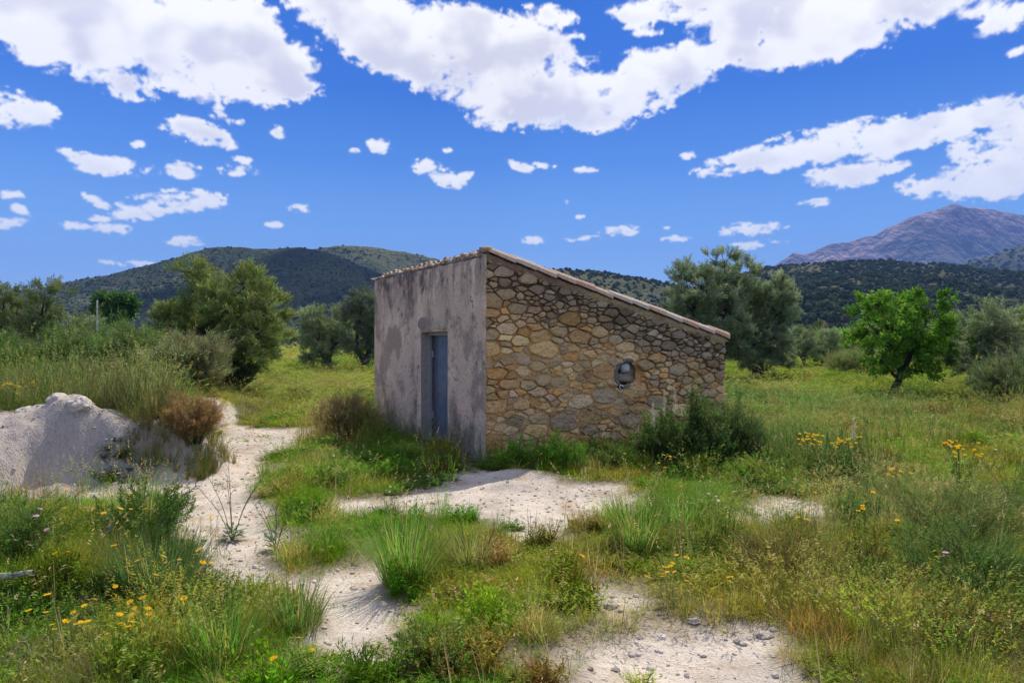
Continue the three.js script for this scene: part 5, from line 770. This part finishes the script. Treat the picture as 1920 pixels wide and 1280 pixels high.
  // crumbs of marl and pebbles on the open earth
  const peb = new THREE.IcosahedronGeometry(1, 1); { const p = peb.attributes.position; for (let i = 0; i < p.count; i++) { const k = 1 + 0.45 * noise(p.getX(i) * 1.4, p.getY(i) * 1.4, p.getZ(i) * 1.4 + 5); p.setXYZ(i, p.getX(i) * k, p.getY(i) * k * 0.65, p.getZ(i) * k); } peb.computeVertexNormals(); }
  const stones = [];
  for (let i = 0; i < 60000; i++) { const d = Math.sqrt(mix(4, 240, r())), x = (r() * 2 - 1) * (0.75 * d + 1), z = -d; const b = marl(x, z); if (b < 0.25 || !freeOf(x, z)) continue; const s = 0.003 + 0.018 * Math.pow(r(), 7), k = 0.75 + 0.35 * r(); stones.push({ p: V(x, height(x, z) + s * 0.2, z), q: tiltQ(r, 1), s: V(s, s, s * (0.7 + 0.6 * r())), c: mix3([0.60, 0.525, 0.44], r() < 0.1 ? [0.44, 0.28, 0.18] : [0.55, 0.48, 0.40], r()).map((v) => v * k) }); }
  const pebMat = new THREE.MeshStandardMaterial({ name: 'marl crumbs', color: rgb(1, 1, 1), roughness: 1, flatShading: true }); pebMat.specularIntensity = 0.2;
  instanced('pebbles', peb, pebMat, stones, 'crumbs of marl and small pebbles on the bare earth', 'pebbles');
}
// ---------------------------------------------------------------- shrubs and weeds round the hut
const stemMat = new THREE.MeshStandardMaterial({ name: 'weed stems', color: rgb(0.17, 0.2, 0.07), roughness: 1 });
const ground = (x, z) => [x, height(x, z) - 0.02, z];
shrub({ name: 'dark_shrub', thick: 0.006, label: 'dark green bushy shrub against the low half of the stone wall', at: ground(2.2, -9.75), w: 1.35, deep: 0.8, h: 1.0, stems: 120, per: 26, tuft: 0.10, leaf: 0.62, tones: [[0.075, 0.14, 0.035], [0.16, 0.235, 0.06]], sprig: SPRIG.bush, seed: 601 });
shrub({ name: 'dark_shrub', thick: 0.006, label: 'second dark shrub close to the right end of the stone wall', at: ground(2.95, -10.3), w: 0.9, deep: 0.7, h: 0.85, stems: 70, per: 22, tuft: 0.09, leaf: 0.55, tones: [[0.07, 0.125, 0.035], [0.14, 0.19, 0.06]], sprig: SPRIG.feather, seed: 602 });
shrub({ name: 'leafy_weed', category: 'weed', thick: 0.004, bark: stemMat, label: 'bright green leafy weed at the foot of the hut corner', at: ground(0.12, -9.65), w: 0.75, deep: 0.5, h: 0.42, stems: 34, per: 16, tuft: 0.07, leaf: 0.55, tones: GREEN, sprig: SPRIG.bush, seed: 603 });
shrub({ name: 'leafy_weed', category: 'weed', thick: 0.004, bark: stemMat, label: 'green leafy weed with a pale tip in front of the stone wall', at: ground(0.66, -9.6), w: 0.5, deep: 0.4, h: 0.52, stems: 22, per: 18, tuft: 0.06, leaf: 0.5, tones: GREEN, sprig: SPRIG.feather, seed: 604 });
shrub({ name: 'leafy_weed', category: 'weed', thick: 0.004, bark: stemMat, label: 'low drooping weed between the corner weed and the dark shrub', at: ground(1.25, -9.7), w: 0.7, deep: 0.4, h: 0.34, stems: 26, per: 12, tuft: 0.08, leaf: 0.5, tones: [[0.08, 0.16, 0.03], [0.15, 0.22, 0.05]], sprig: SPRIG.bush, seed: 605 });
shrub({ name: 'leafy_weed', category: 'weed', thick: 0.004, bark: stemMat, label: 'yellow-green weed in front of the dark shrub', at: ground(2.75, -8.6), w: 0.8, deep: 0.6, h: 0.36, stems: 30, per: 14, tuft: 0.08, leaf: 0.5, tones: [[0.2, 0.3, 0.04], [0.3, 0.36, 0.07]], sprig: SPRIG.bush, seed: 606 });
shrub({ name: 'leafy_weed', category: 'weed', thick: 0.004, bark: stemMat, label: 'dark leafy weed below the yellow flower clusters at right', at: ground(3.75, -8.9), w: 0.7, deep: 0.6, h: 0.45, stems: 30, per: 14, tuft: 0.08, leaf: 0.6, tones: [[0.08, 0.17, 0.035], [0.14, 0.24, 0.05]], sprig: SPRIG.bush, seed: 607 });
shrub({ name: 'dry_shrub', thick: 0.005, label: 'rust brown dry shrub at the end of the grassy bank', at: ground(-3.98, -9.5), w: 0.7, deep: 0.7, h: 0.55, stems: 90, per: 16, tuft: 0.08, leaf: 0.45, tones: [[0.42, 0.27, 0.10], [0.34, 0.24, 0.11]], sprig: SPRIG.feather, seed: 608 });
shrub({ name: 'dry_shrub', thick: 0.005, label: 'straw coloured dry shrub at the foot of the plastered wall', at: ground(-2.75, -12.7), w: 1.0, deep: 1.0, h: 0.75, stems: 110, per: 18, tuft: 0.08, leaf: 0.6, tones: [[0.40, 0.29, 0.13], [0.30, 0.24, 0.11]], sprig: SPRIG.feather, seed: 609 });
const FRONT = [[-2.75, -5.75, 0.8, 0.5, [[0.08, 0.165, 0.03], [0.15, 0.24, 0.05]], 'dark leafy weed behind the dark rushy clump'], [-3.2, -5.0, 0.7, 0.42, [[0.10, 0.19, 0.03], [0.2, 0.27, 0.06]], 'leafy weed with the bleached twig at the left edge'], [-1.85, -4.55, 0.6, 0.3, [[0.12, 0.2, 0.03], [0.22, 0.28, 0.06]], 'low leafy weed right of the dark rushy clump'], [2.95, -5.0, 0.8, 0.42, [[0.09, 0.18, 0.04], [0.17, 0.26, 0.06]], 'cool green weed at the right edge of the foreground'], [2.35, -4.1, 0.8, 0.34, [[0.2, 0.22, 0.04], [0.3, 0.3, 0.07]], 'ochre weed right of the front bare patch'], [3.6, -6.3, 1.0, 0.5, [[0.16, 0.22, 0.05], [0.28, 0.3, 0.1]], 'pale weed in the middle of the right meadow'], [-0.35, -3.85, 0.6, 0.18, [[0.13, 0.22, 0.03], [0.24, 0.29, 0.06]], 'low weed right of the sandy hollow'], [1.9, -5.3, 0.8, 0.32, [[0.26, 0.22, 0.06], [0.32, 0.29, 0.08]], 'rusty weed above the front bare patch']];
FRONT.forEach(([x, z, w, h, tones, label], i) => shrub({ name: 'foreground_weed', category: 'weed', label, at: ground(x, z), w, deep: w * 0.8, h, stems: 30, per: 13, tuft: 0.09, leaf: 0.5, thick: 0.0028, bark: stemMat, tones, sprig: i % 2 ? SPRIG.feather : SPRIG.bush, seed: 640 + i }));
const hedge = [[-8.6, -17.5, 1.9, 1.25, 'green shrub in the hedge left of the large olive'], [-10.4, -18.5, 2.2, 1.4, 'middle green shrub of the hedge at left'], [-12.6, -18, 2.2, 1.3, 'leftmost green shrub of the hedge at left'], [-6.6, -15.6, 1.6, 1.15, 'pale weedy shrub in front of the large olive']];
hedge.forEach(([x, z, w, h, label], i) => shrub({ name: 'hedge_shrub', label, group: 'hedge shrubs at left', at: ground(x, z), w, deep: w * 0.8, h, stems: 130, per: 22, tuft: 0.16, leaf: 0.95, tones: i === 3 ? [[0.19, 0.235, 0.09], [0.32, 0.32, 0.15]] : [[0.11, 0.20, 0.05], [0.20, 0.28, 0.08]], sprig: SPRIG.feather, seed: 620 + i }));
shrub({ name: 'field_shrub', label: 'bright green low shrub between the olive pair and the broad-leaved tree', at: ground(20.5, -48), w: 3.6, deep: 2.5, h: 2.3, stems: 70, per: 20, tuft: 0.5, leaf: 2.4, tones: [[0.15, 0.29, 0.04], [0.25, 0.38, 0.06]], sprig: SPRIG.broad, seed: 630 });
shrub({ name: 'field_shrub', label: 'yellow-green shrub below the olive pair at right', at: ground(15.5, -34), w: 3.0, deep: 2, h: 1.25, stems: 90, per: 16, tuft: 0.3, leaf: 1.5, tones: [[0.22, 0.28, 0.08], [0.3, 0.34, 0.12]], sprig: SPRIG.feather, seed: 631 });
shrub({ name: 'field_shrub', label: 'shrub at the right edge under the silvery olives', at: ground(12.6, -19.0), w: 2.4, deep: 1.6, h: 1.5, stems: 90, per: 18, tuft: 0.2, leaf: 1.0, tones: [[0.16, 0.22, 0.08], [0.26, 0.3, 0.12]], sprig: SPRIG.feather, seed: 632 });
shrub({ name: 'field_shrub', label: 'dark suckers round the foot of the large olive', at: ground(-7.25, -19.6), w: 1.7, deep: 1.2, h: 0.85, stems: 70, per: 16, tuft: 0.15, leaf: 0.9, tones: DARKG, sprig: SPRIG.olive, seed: 633 });

// pale flower spikes standing before the stone wall
const strawStem = [0.42, 0.36, 0.2];
function spike(x, z, h, label) {
  const g = thing('flower_spike', label, 'flower', ground(x, z), 0, 'pale flower spikes before the stone wall'), r = rng(Math.round(x * 900)), S = new Leaves(), B = new Leaves();
  S.stem(V(0, 0, 0), V(0.02, h, 0), 0.006, 0.003, strawStem);
  for (let i = 0; i < 70; i++) { const t = i / 70, a = i * 2.4; B.leaf(V(0.02, h * (0.68 + 0.36 * t), 0), V(Math.cos(a), 0.7, Math.sin(a)).normalize(), V(0, 1, 0), 0.05 * (1.1 - 0.7 * t) * (0.5 + r()), 0.012, [0.60 - 0.1 * r(), 0.50, 0.38]); }
  mesh('stalk', S.build(), grassMat, g); mesh('bloom', B.build(), petalMat, g);
}
spike(1.92, -9.75, 1.0, 'pale flower spike before the stone wall, left of the two tallest'); spike(2.05, -9.75, 1.06, 'pale flower spike before the stone wall, tallest of all'); spike(1.75, -9.6, 0.85, 'short pale flower spike left of the tallest ones'); spike(3.95, -8.9, 0.72, 'pale flower spike above the yellow flowers at right');

// ---------------------------------------------------------------- clumps of grass that stand out one by one
function clump(x, z, w, h, n, tone, dry, label, seed) {
  const r = rng(seed), L = new Leaves();
  for (let i = 0; i < n; i++) { const a = r() * 6.2832, q = Math.sqrt(r()) * w * 0.30, c = mix3(tone, STRAWY, r() < dry ? 0.8 : 0.12 * r()).map((v) => v * (0.7 + 0.6 * r())); L.blade(Math.cos(a) * q, -0.03, Math.sin(a) * q, a + (r() - 0.5) * 1.6, h * (0.5 + 0.65 * r()), 0.0062 * (0.7 + 0.6 * r()), 1.5 - 0.55 * r() * (0.5 + q / w * 2), 0.7 * r(), c, 4); }
  const m = mesh('grass_clump', L.build(), grassMat, scene); m.position.set(...ground(x, z));
  tag(m, label, 'grass', 'large grass clumps in the foreground');
}
clump(-2.30, -4.95, 0.75, 0.52, 900, [0.075, 0.165, 0.038], 0.05, 'dark green rushy grass clump at the front left', 701);
clump(-0.72, -5.15, 0.46, 0.62, 620, [0.17, 0.34, 0.04], 0.10, 'tall bright green grass clump beside the sandy hollow', 702);
clump(0.95, -5.9, 0.50, 0.50, 560, [0.17, 0.30, 0.04], 0.12, 'green grass clump with a dark foot right of the centre', 703);
clump(-1.50, -3.95, 0.50, 0.40, 520, [0.16, 0.33, 0.04], 0.08, 'bright green grass clump at the bottom left of the sandy hollow', 704);
clump(1.45, -6.6, 0.55, 0.40, 480, [0.17, 0.34, 0.04], 0.06, 'fresh green grass clump left of the bare strip', 705);
clump(-1.22, -4.35, 0.35, 0.36, 300, [0.13, 0.25, 0.045], 0.10, 'grass clump on the left rim of the sandy hollow', 706);
clump(-0.30, -5.55, 0.50, 0.40, 380, [0.25, 0.28, 0.07], 0.25, 'olive green grass clump right of the tall bright clump', 707);
clump(-0.96, -4.68, 0.10, 0.07, 70, [0.13, 0.27, 0.04], 0.0, 'tiny grass clump alone on the sandy hollow', 708);
clump(-2.95, -9.3, 0.35, 0.32, 220, [0.19, 0.30, 0.05], 0.15, 'small grass clump on the path beside the bank', 709);
clump(-2.95, -6.1, 0.5, 0.5, 300, [0.15, 0.29, 0.05], 0.2, 'leafy grass clump below the mound at left', 710);

// ---------------------------------------------------------------- flowers
const YELLOW = [[0.86, 0.56, 0.02], [0.80, 0.62, 0.05]], petals = (r, rad, c, eye) => { const L = new Leaves(); for (let i = 0; i < 11; i++) { const a = i / 11 * 6.2832; L.leaf(V(0, 0, 0), V(Math.cos(a), 0.25, Math.sin(a)).normalize(), V(0, 1, 0), rad, rad * 0.62, c.map((v) => v * (0.85 + 0.2 * r()))); } L.disc(V(0, 0.003, 0), V(0, 1, 0), rad * 0.42, eye, 7, rad * 0.2); return L; };
const bloomGeo = {}; { const r = rng(800); bloomGeo.yellow = petals(r, 0.020, [0.88, 0.55, 0.015], [0.8, 0.42, 0.01]).build(); bloomGeo.pink = petals(r, 0.022, [0.72, 0.45, 0.60], [0.6, 0.3, 0.5]).build(); bloomGeo.white = petals(r, 0.014, [0.82, 0.82, 0.76], [0.7, 0.6, 0.25]).build(); }
const stalkGeo = (() => { const L = new Leaves(); L.stem(V(0, 0, 0), V(0.03, 0.5, 0.01), 0.0022, 0.0016, [0.5, 0.62, 0.2]); L.stem(V(0.03, 0.5, 0.01), V(0.02, 1, 0), 0.0018, 0.0013, [0.5, 0.62, 0.2]); for (let i = 0; i < 5; i++) { const a = i * 2.4; L.leaf(V(0.02, 0.12 + 0.14 * i, 0), V(Math.cos(a), 0.5, Math.sin(a)).normalize(), V(0, 1, 0), 0.05, 0.01, [0.4, 0.55, 0.18]); } return L.build(); })();
const stalkMat = leafy('flower stalks', 0.3); stalkMat.color = rgb(0.4, 0.42, 0.3);
function flower(kind, x, z, h, s, label, group, r) {
  const g = thing(kind + '_flower', label, 'flower', [x, height(x, z), z], r() * 6.28, group);
  const st = mesh('stalk', stalkGeo, stalkMat, g); st.scale.set(1, h, 1);
  const b = mesh('bloom', bloomGeo[kind], petalMat, g); b.position.set(0.02, h, 0); b.rotation.set(0.5 * (r() - 0.5) + 0.25, 0, 0.5 * (r() - 0.5)); b.scale.setScalar(s);
}
{
  const r = rng(810), beds = [
    ['yellow', -2.95, -5.45, 0.4, 0.55, 20, 0.34, 'yellow daisy in the grass at the left edge'], ['yellow', -2.05, -3.95, 0.5, 0.28, 24, 0.22, 'yellow daisy in the front left corner'], ['yellow', -2.2, -4.6, 0.6, 0.35, 12, 0.28, 'yellow daisy beside the dark rushy clump'],
    ['yellow', -2.35, -5.9, 0.35, 0.3, 6, 0.32, 'yellow daisy behind the dark rushy clump'], ['yellow', 1.05, -4.75, 0.4, 0.25, 14, 0.2, 'yellow daisy above the bare patch at the front'], ['yellow', 2.5, -5.9, 0.9, 0.6, 14, 0.34, 'yellow daisy in the ochre grass at right'],
    ['yellow', -1.0, -3.75, 0.3, 0.15, 3, 0.12, 'yellow daisy at the bottom left of centre'], ['yellow', 0.35, -5.0, 0.15, 0.1, 2, 0.2, 'yellow daisy in the middle of the foreground'], ['yellow', 1.6, -8.2, 0.5, 0.3, 7, 0.35, 'yellow daisy in front of the dark shrub'],
    ['pink', -2.98, -4.9, 0.14, 0.25, 4, 0.34, 'pink flower at the left edge'], ['pink', -3.3, -6.6, 0.3, 0.3, 3, 0.34, 'pink flower below the mound'], ['pink', 2.75, -4.7, 0.35, 0.5, 3, 0.4, 'pale pink flower at the right edge'],
    ['white', 0.3, -5.1, 0.25, 0.15, 4, 0.2, 'small white flower near the middle of the foreground'], ['white', -1.3, -6.7, 0.5, 0.5, 9, 0.25, 'small white flower between the path and the hut'], ['white', 0.1, -6.1, 0.5, 0.35, 8, 0.28, 'small white flower in front of the sandy yard'], ['white', 1.8, -6.2, 0.6, 0.4, 8, 0.32, 'small white flower in the grass right of centre'], ['white', -2.2, -8.9, 0.8, 0.8, 10, 0.25, 'small white flower in the lush grass left of the hut'],
  ];
  for (const [kind, cx, cz, rx, rz, n, h, label] of beds) for (let i = 0; i < n; i++) { const x = cx + (r() + r() - 1) * rx, z = cz + (r() + r() - 1) * rz; flower(kind, x, z, h * (0.75 + 0.5 * r()), 0.8 + 0.45 * r(), label, label.replace(/^(small |pale )?/, '') + ' group', r); }
  // bushy plants covered with yellow blooms, farther off
  const plantG = (x, z, w, h, n, label) => { const g = thing('yellow_flower_plant', label, 'flower', [x, height(x, z), z], 0), S = new Leaves(), B = []; for (let i = 0; i < n; i++) { const a = r() * 6.28, q = Math.sqrt(r()) * w / 2, e = V(Math.cos(a) * q, h * (0.75 + 0.3 * r()), Math.sin(a) * q); S.stem(V(e.x * 0.2, 0, e.z * 0.2), e, 0.003, 0.002, [0.16, 0.22, 0.06]); const b = bloomGeo.yellow.clone(); b.scale(1.1, 1.1, 1.1); b.rotateX(0.4); b.translate(e.x, e.y, e.z); B.push(b); } mesh('stems', S.build(), grassMat, g); tag(mesh('blooms', mergeGeometries(B), petalMat, g), null, null, null, 'stuff'); };
  plantG(3.62, -9.3, 0.35, 0.5, 22, 'yellow flowering plant, left of two below the pale spike'); plantG(4.05, -9.35, 0.4, 0.46, 22, 'yellow flowering plant, right of two below the pale spike'); plantG(4.85, -8.3, 0.42, 0.5, 26, 'large yellow flowering plant in the grass at the right'); plantG(4.0, -8.0, 0.3, 0.3, 8, 'sparse yellow flowering plant at the rim of the bare strip');
  plantG(-7.3, -11.3, 0.9, 0.35, 34, 'yellow flowering plant on the bank at the left edge'); plantG(-6.7, -11.9, 0.8, 0.35, 30, 'yellow flowering plant on the bank behind the mound'); plantG(-7.6, -12.3, 0.8, 0.35, 22, 'farther yellow flowering plant on the bank at left'); plantG(-6.9, -9.9, 0.5, 0.3, 10, 'sparse yellow flowers on the crest left of the mound');
  const specks = [], tones = [[0.85, 0.6, 0.03], [0.8, 0.78, 0.7], [0.85, 0.5, 0.02]];
  for (let i = 0; i < 2600; i++) { const d = 9 + 26 * r(), x = (r() * 2 - 1) * 0.8 * d, z = -d; if (!freeOf(x, z) || marl(x, z) > 0.3 || noise(x * 0.4, 8, z * 0.4) < 0.05) continue; const s = 0.6 + 0.7 * r(), k = 0.2 + 0.15 * r(); specks.push({ p: V(x, height(x, z) + k, z), q: tiltQ(r, 0.6), s: V(s, s, s), c: noise(x * 0.3, 9, z * 0.3) > -0.1 ? tones[0] : tones[1] }); }
  const sp = petals(r, 0.020, [1, 1, 1], [0.9, 0.9, 0.9]).build(); instanced('far_blossoms', sp, petalMat, specks, 'specks of yellow and white blossom across the far meadow', 'blossom');
}

// ---------------------------------------------------------------- dead wood, dry stalks, rocks
const deadMat = new THREE.MeshStandardMaterial({ name: 'bleached wood', color: rgb(0.62, 0.56, 0.48), map: barkMap, bumpMap: barkMap, bumpScale: 0.006, roughness: 1 });
{
  const p = []; limb([V(-0.55, 0.02, 0), V(-0.2, 0.05, 0.02), V(0.1, 0.05, 0.0), V(0.36, 0.09, 0.03)], [0.030, 0.026, 0.022, 0.014], p, 9); limb([V(-0.1, 0.05, 0.02), V(0.05, 0.13, 0.05), V(0.1, 0.2, 0.06)], [0.02, 0.014, 0.006], p, 6);
  const m = mesh('dead_branch', mergeGeometries(p), deadMat, scene); m.position.set(-3.15, height(-3.15, -4.5) + 0.02, -4.5); tag(m, 'bleached dead branch lying at the left edge of the foreground', 'branch');
  const q = []; limb([V(-0.05, 0, 0), V(0.02, 0.08, 0.02), V(0.03, 0.2, 0)], [0.018, 0.014, 0.008], q, 6); const m2 = mesh('dead_branch', mergeGeometries(q), deadMat, scene); m2.position.set(-2.95, height(-2.95, -5.6), -5.6); tag(m2, 'short upright bleached twig behind the dark rushy clump', 'branch');
}
function dryPlant(x, z, h, seed, label) {
  const g = thing('dry_stalk_plant', label, 'plant', ground(x, z), 0), r = rng(seed), p = [];
  for (let i = 0; i < 6; i++) { const a = (i / 6 + 0.1 * r()) * 6.28, e = V(Math.cos(a) * h * 0.5, h * (0.7 + 0.4 * r()), Math.sin(a) * h * 0.35), m = V(e.x * 0.35, e.y * 0.5, e.z * 0.35); limb([V(0, 0, 0), m, e], [0.0035, 0.0028, 0.0014], p, 4); for (let k = 0; k < 4; k++) { const s = m.clone().lerp(e, 0.2 + 0.2 * k); limb([s, s.clone().add(V((r() - 0.5) * 0.16, 0.08 + 0.06 * r(), (r() - 0.5) * 0.16))], [0.0018, 0.0009], p, 3); } }
  mesh('stalks', mergeGeometries(p), new THREE.MeshStandardMaterial({ name: 'dry stalk', color: rgb(0.16, 0.14, 0.07), roughness: 1 }), g);
  const B = new Leaves(); for (let i = 0; i < 70; i++) { const a = r() * 6.28, q = r() * 0.14; B.leaf(V(Math.cos(a) * q * 0.5, 0.02 + 0.12 * r(), Math.sin(a) * q * 0.5), V(Math.cos(a), 0.4 * r(), Math.sin(a)).normalize(), V(0, 1, 0), 0.09, 0.022, [0.13, 0.2, 0.1].map((v) => v * (0.7 + 0.6 * r()))); } mesh('base_leaves', B.build(), leafMat, g);
}
dryPlant(-2.32, -6.35, 0.62, 901, 'thin branching dry plant standing on the pale path');
dryPlant(-1.85, -6.0, 0.40, 902, 'smaller branching dry plant at the right edge of the path');
dryPlant(4.75, -7.3, 0.6, 903, 'pale dead branching plant in the grass at the right edge');
{ // grey tangle of dead grass in the front left corner
  const r = rng(910), L = new Leaves(); for (let i = 0; i < 900; i++) { const a = r() * 6.28, q = Math.sqrt(r()); L.blade(Math.cos(a) * q * 0.55, 0.0, Math.sin(a) * q * 0.32, r() * 6.28, 0.15 + 0.2 * r(), 0.005, 0.9 * r(), 1.6 * r(), mix3([0.42, 0.36, 0.28], [0.26, 0.21, 0.16], r()), 3); }
  const m = mesh('dead_grass_tangle', L.build(), grassMat, scene); m.position.set(...ground(-2.35, -3.75)); tag(m, 'grey-brown tangle of dead grass in the front left corner', 'grass');
}
{
  const rockMat = new THREE.MeshStandardMaterial({ name: 'marl lumps', color: rgb(0.78, 0.69, 0.58), map: soilGrain, bumpMap: soilBump, bumpScale: 0.02, roughness: 1 }); rockMat.specularIntensity = 0.2;
  const rock = (x, z, s, sq, label, seed, lift = 0) => { const g = new THREE.IcosahedronGeometry(1, 4), p = g.attributes.position, uv = []; for (let i = 0; i < p.count; i++) { const a = p.getX(i), b = p.getY(i), c = p.getZ(i), k = s * (1 + 0.5 * fbm(a * 1.2 + seed, b * 1.2, c * 1.2, 4)); p.setXYZ(i, a * k, b * k * sq, c * k); uv.push(a * 0.3, c * 0.3 + b * 0.2); } g.setAttribute('uv', new THREE.Float32BufferAttribute(uv, 2)); g.computeVertexNormals(); const m = mesh('rock', g, rockMat, scene); m.position.set(x, height(x, z) + s * sq * 0.25 + lift, z); tag(m, label, 'rock'); };
  rock(-5.18, -9.16, 0.13, 0.8, 'pale lump of marl on the crest of the mound, right of its top', 1, -0.05); rock(-5.5, -9.3, 0.13, 0.7, 'weathered lump of marl at the very top of the mound', 2, -0.05); rock(-5.9, -9.3, 0.11, 0.6, 'small lump of marl on the left shoulder of the mound', 3, -0.05);
  rock(1.05, -4.42, 0.035, 0.55, 'small pale rock at the upper rim of the front bare patch', 4); rock(1.40, -4.25, 0.05, 0.45, 'broken pale clod at the right rim of the front bare patch', 5); rock(1.25, -4.2, 0.03, 0.5, 'small pale clod inside the right rim of the front bare patch', 6); rock(0.62, -4.75, 0.05, 0.6, 'pale rock in the grass gap above the front bare patch', 7); rock(0.52, -3.85, 0.022, 0.6, 'small pale rock on the front bare patch', 8);
  rock(-3.45, -6.9, 0.16, 0.45, 'flat pale rock below the mound', 9); rock(-0.35, -4.95, 0.045, 0.7, 'pale stone beside the foot of the tall bright clump', 10);
}

{ // bleached stalks of last year's grass, sticking out above the green
  const r = rng(950), list = [], dry = seedGrassGeo(31, 5, 0.05);
  for (let i = 0; i < 1500; i++) { const d = Math.sqrt(mix(6, 330, r())), x = (r() * 2 - 1) * (0.78 * d + 1), z = -d; if (!freeOf(x, z) || marl(x, z) > 0.6 || noise(x * 0.7, 12, z * 0.7) < -0.05) continue; const h = 0.28 + 0.25 * r(), w = 0.22 + 0.16 * r(); list.push({ p: V(x, height(x, z), z), q: tiltQ(r, 0.7), s: V(w, h, w), c: mix3([0.54, 0.42, 0.20], [0.40, 0.29, 0.14], r()) }); }
  instanced('bleached_stalks', dry, grassMat, list, 'bleached seeding stalks standing above the green grass', 'grass');
}
renderer.render(scene, camera);
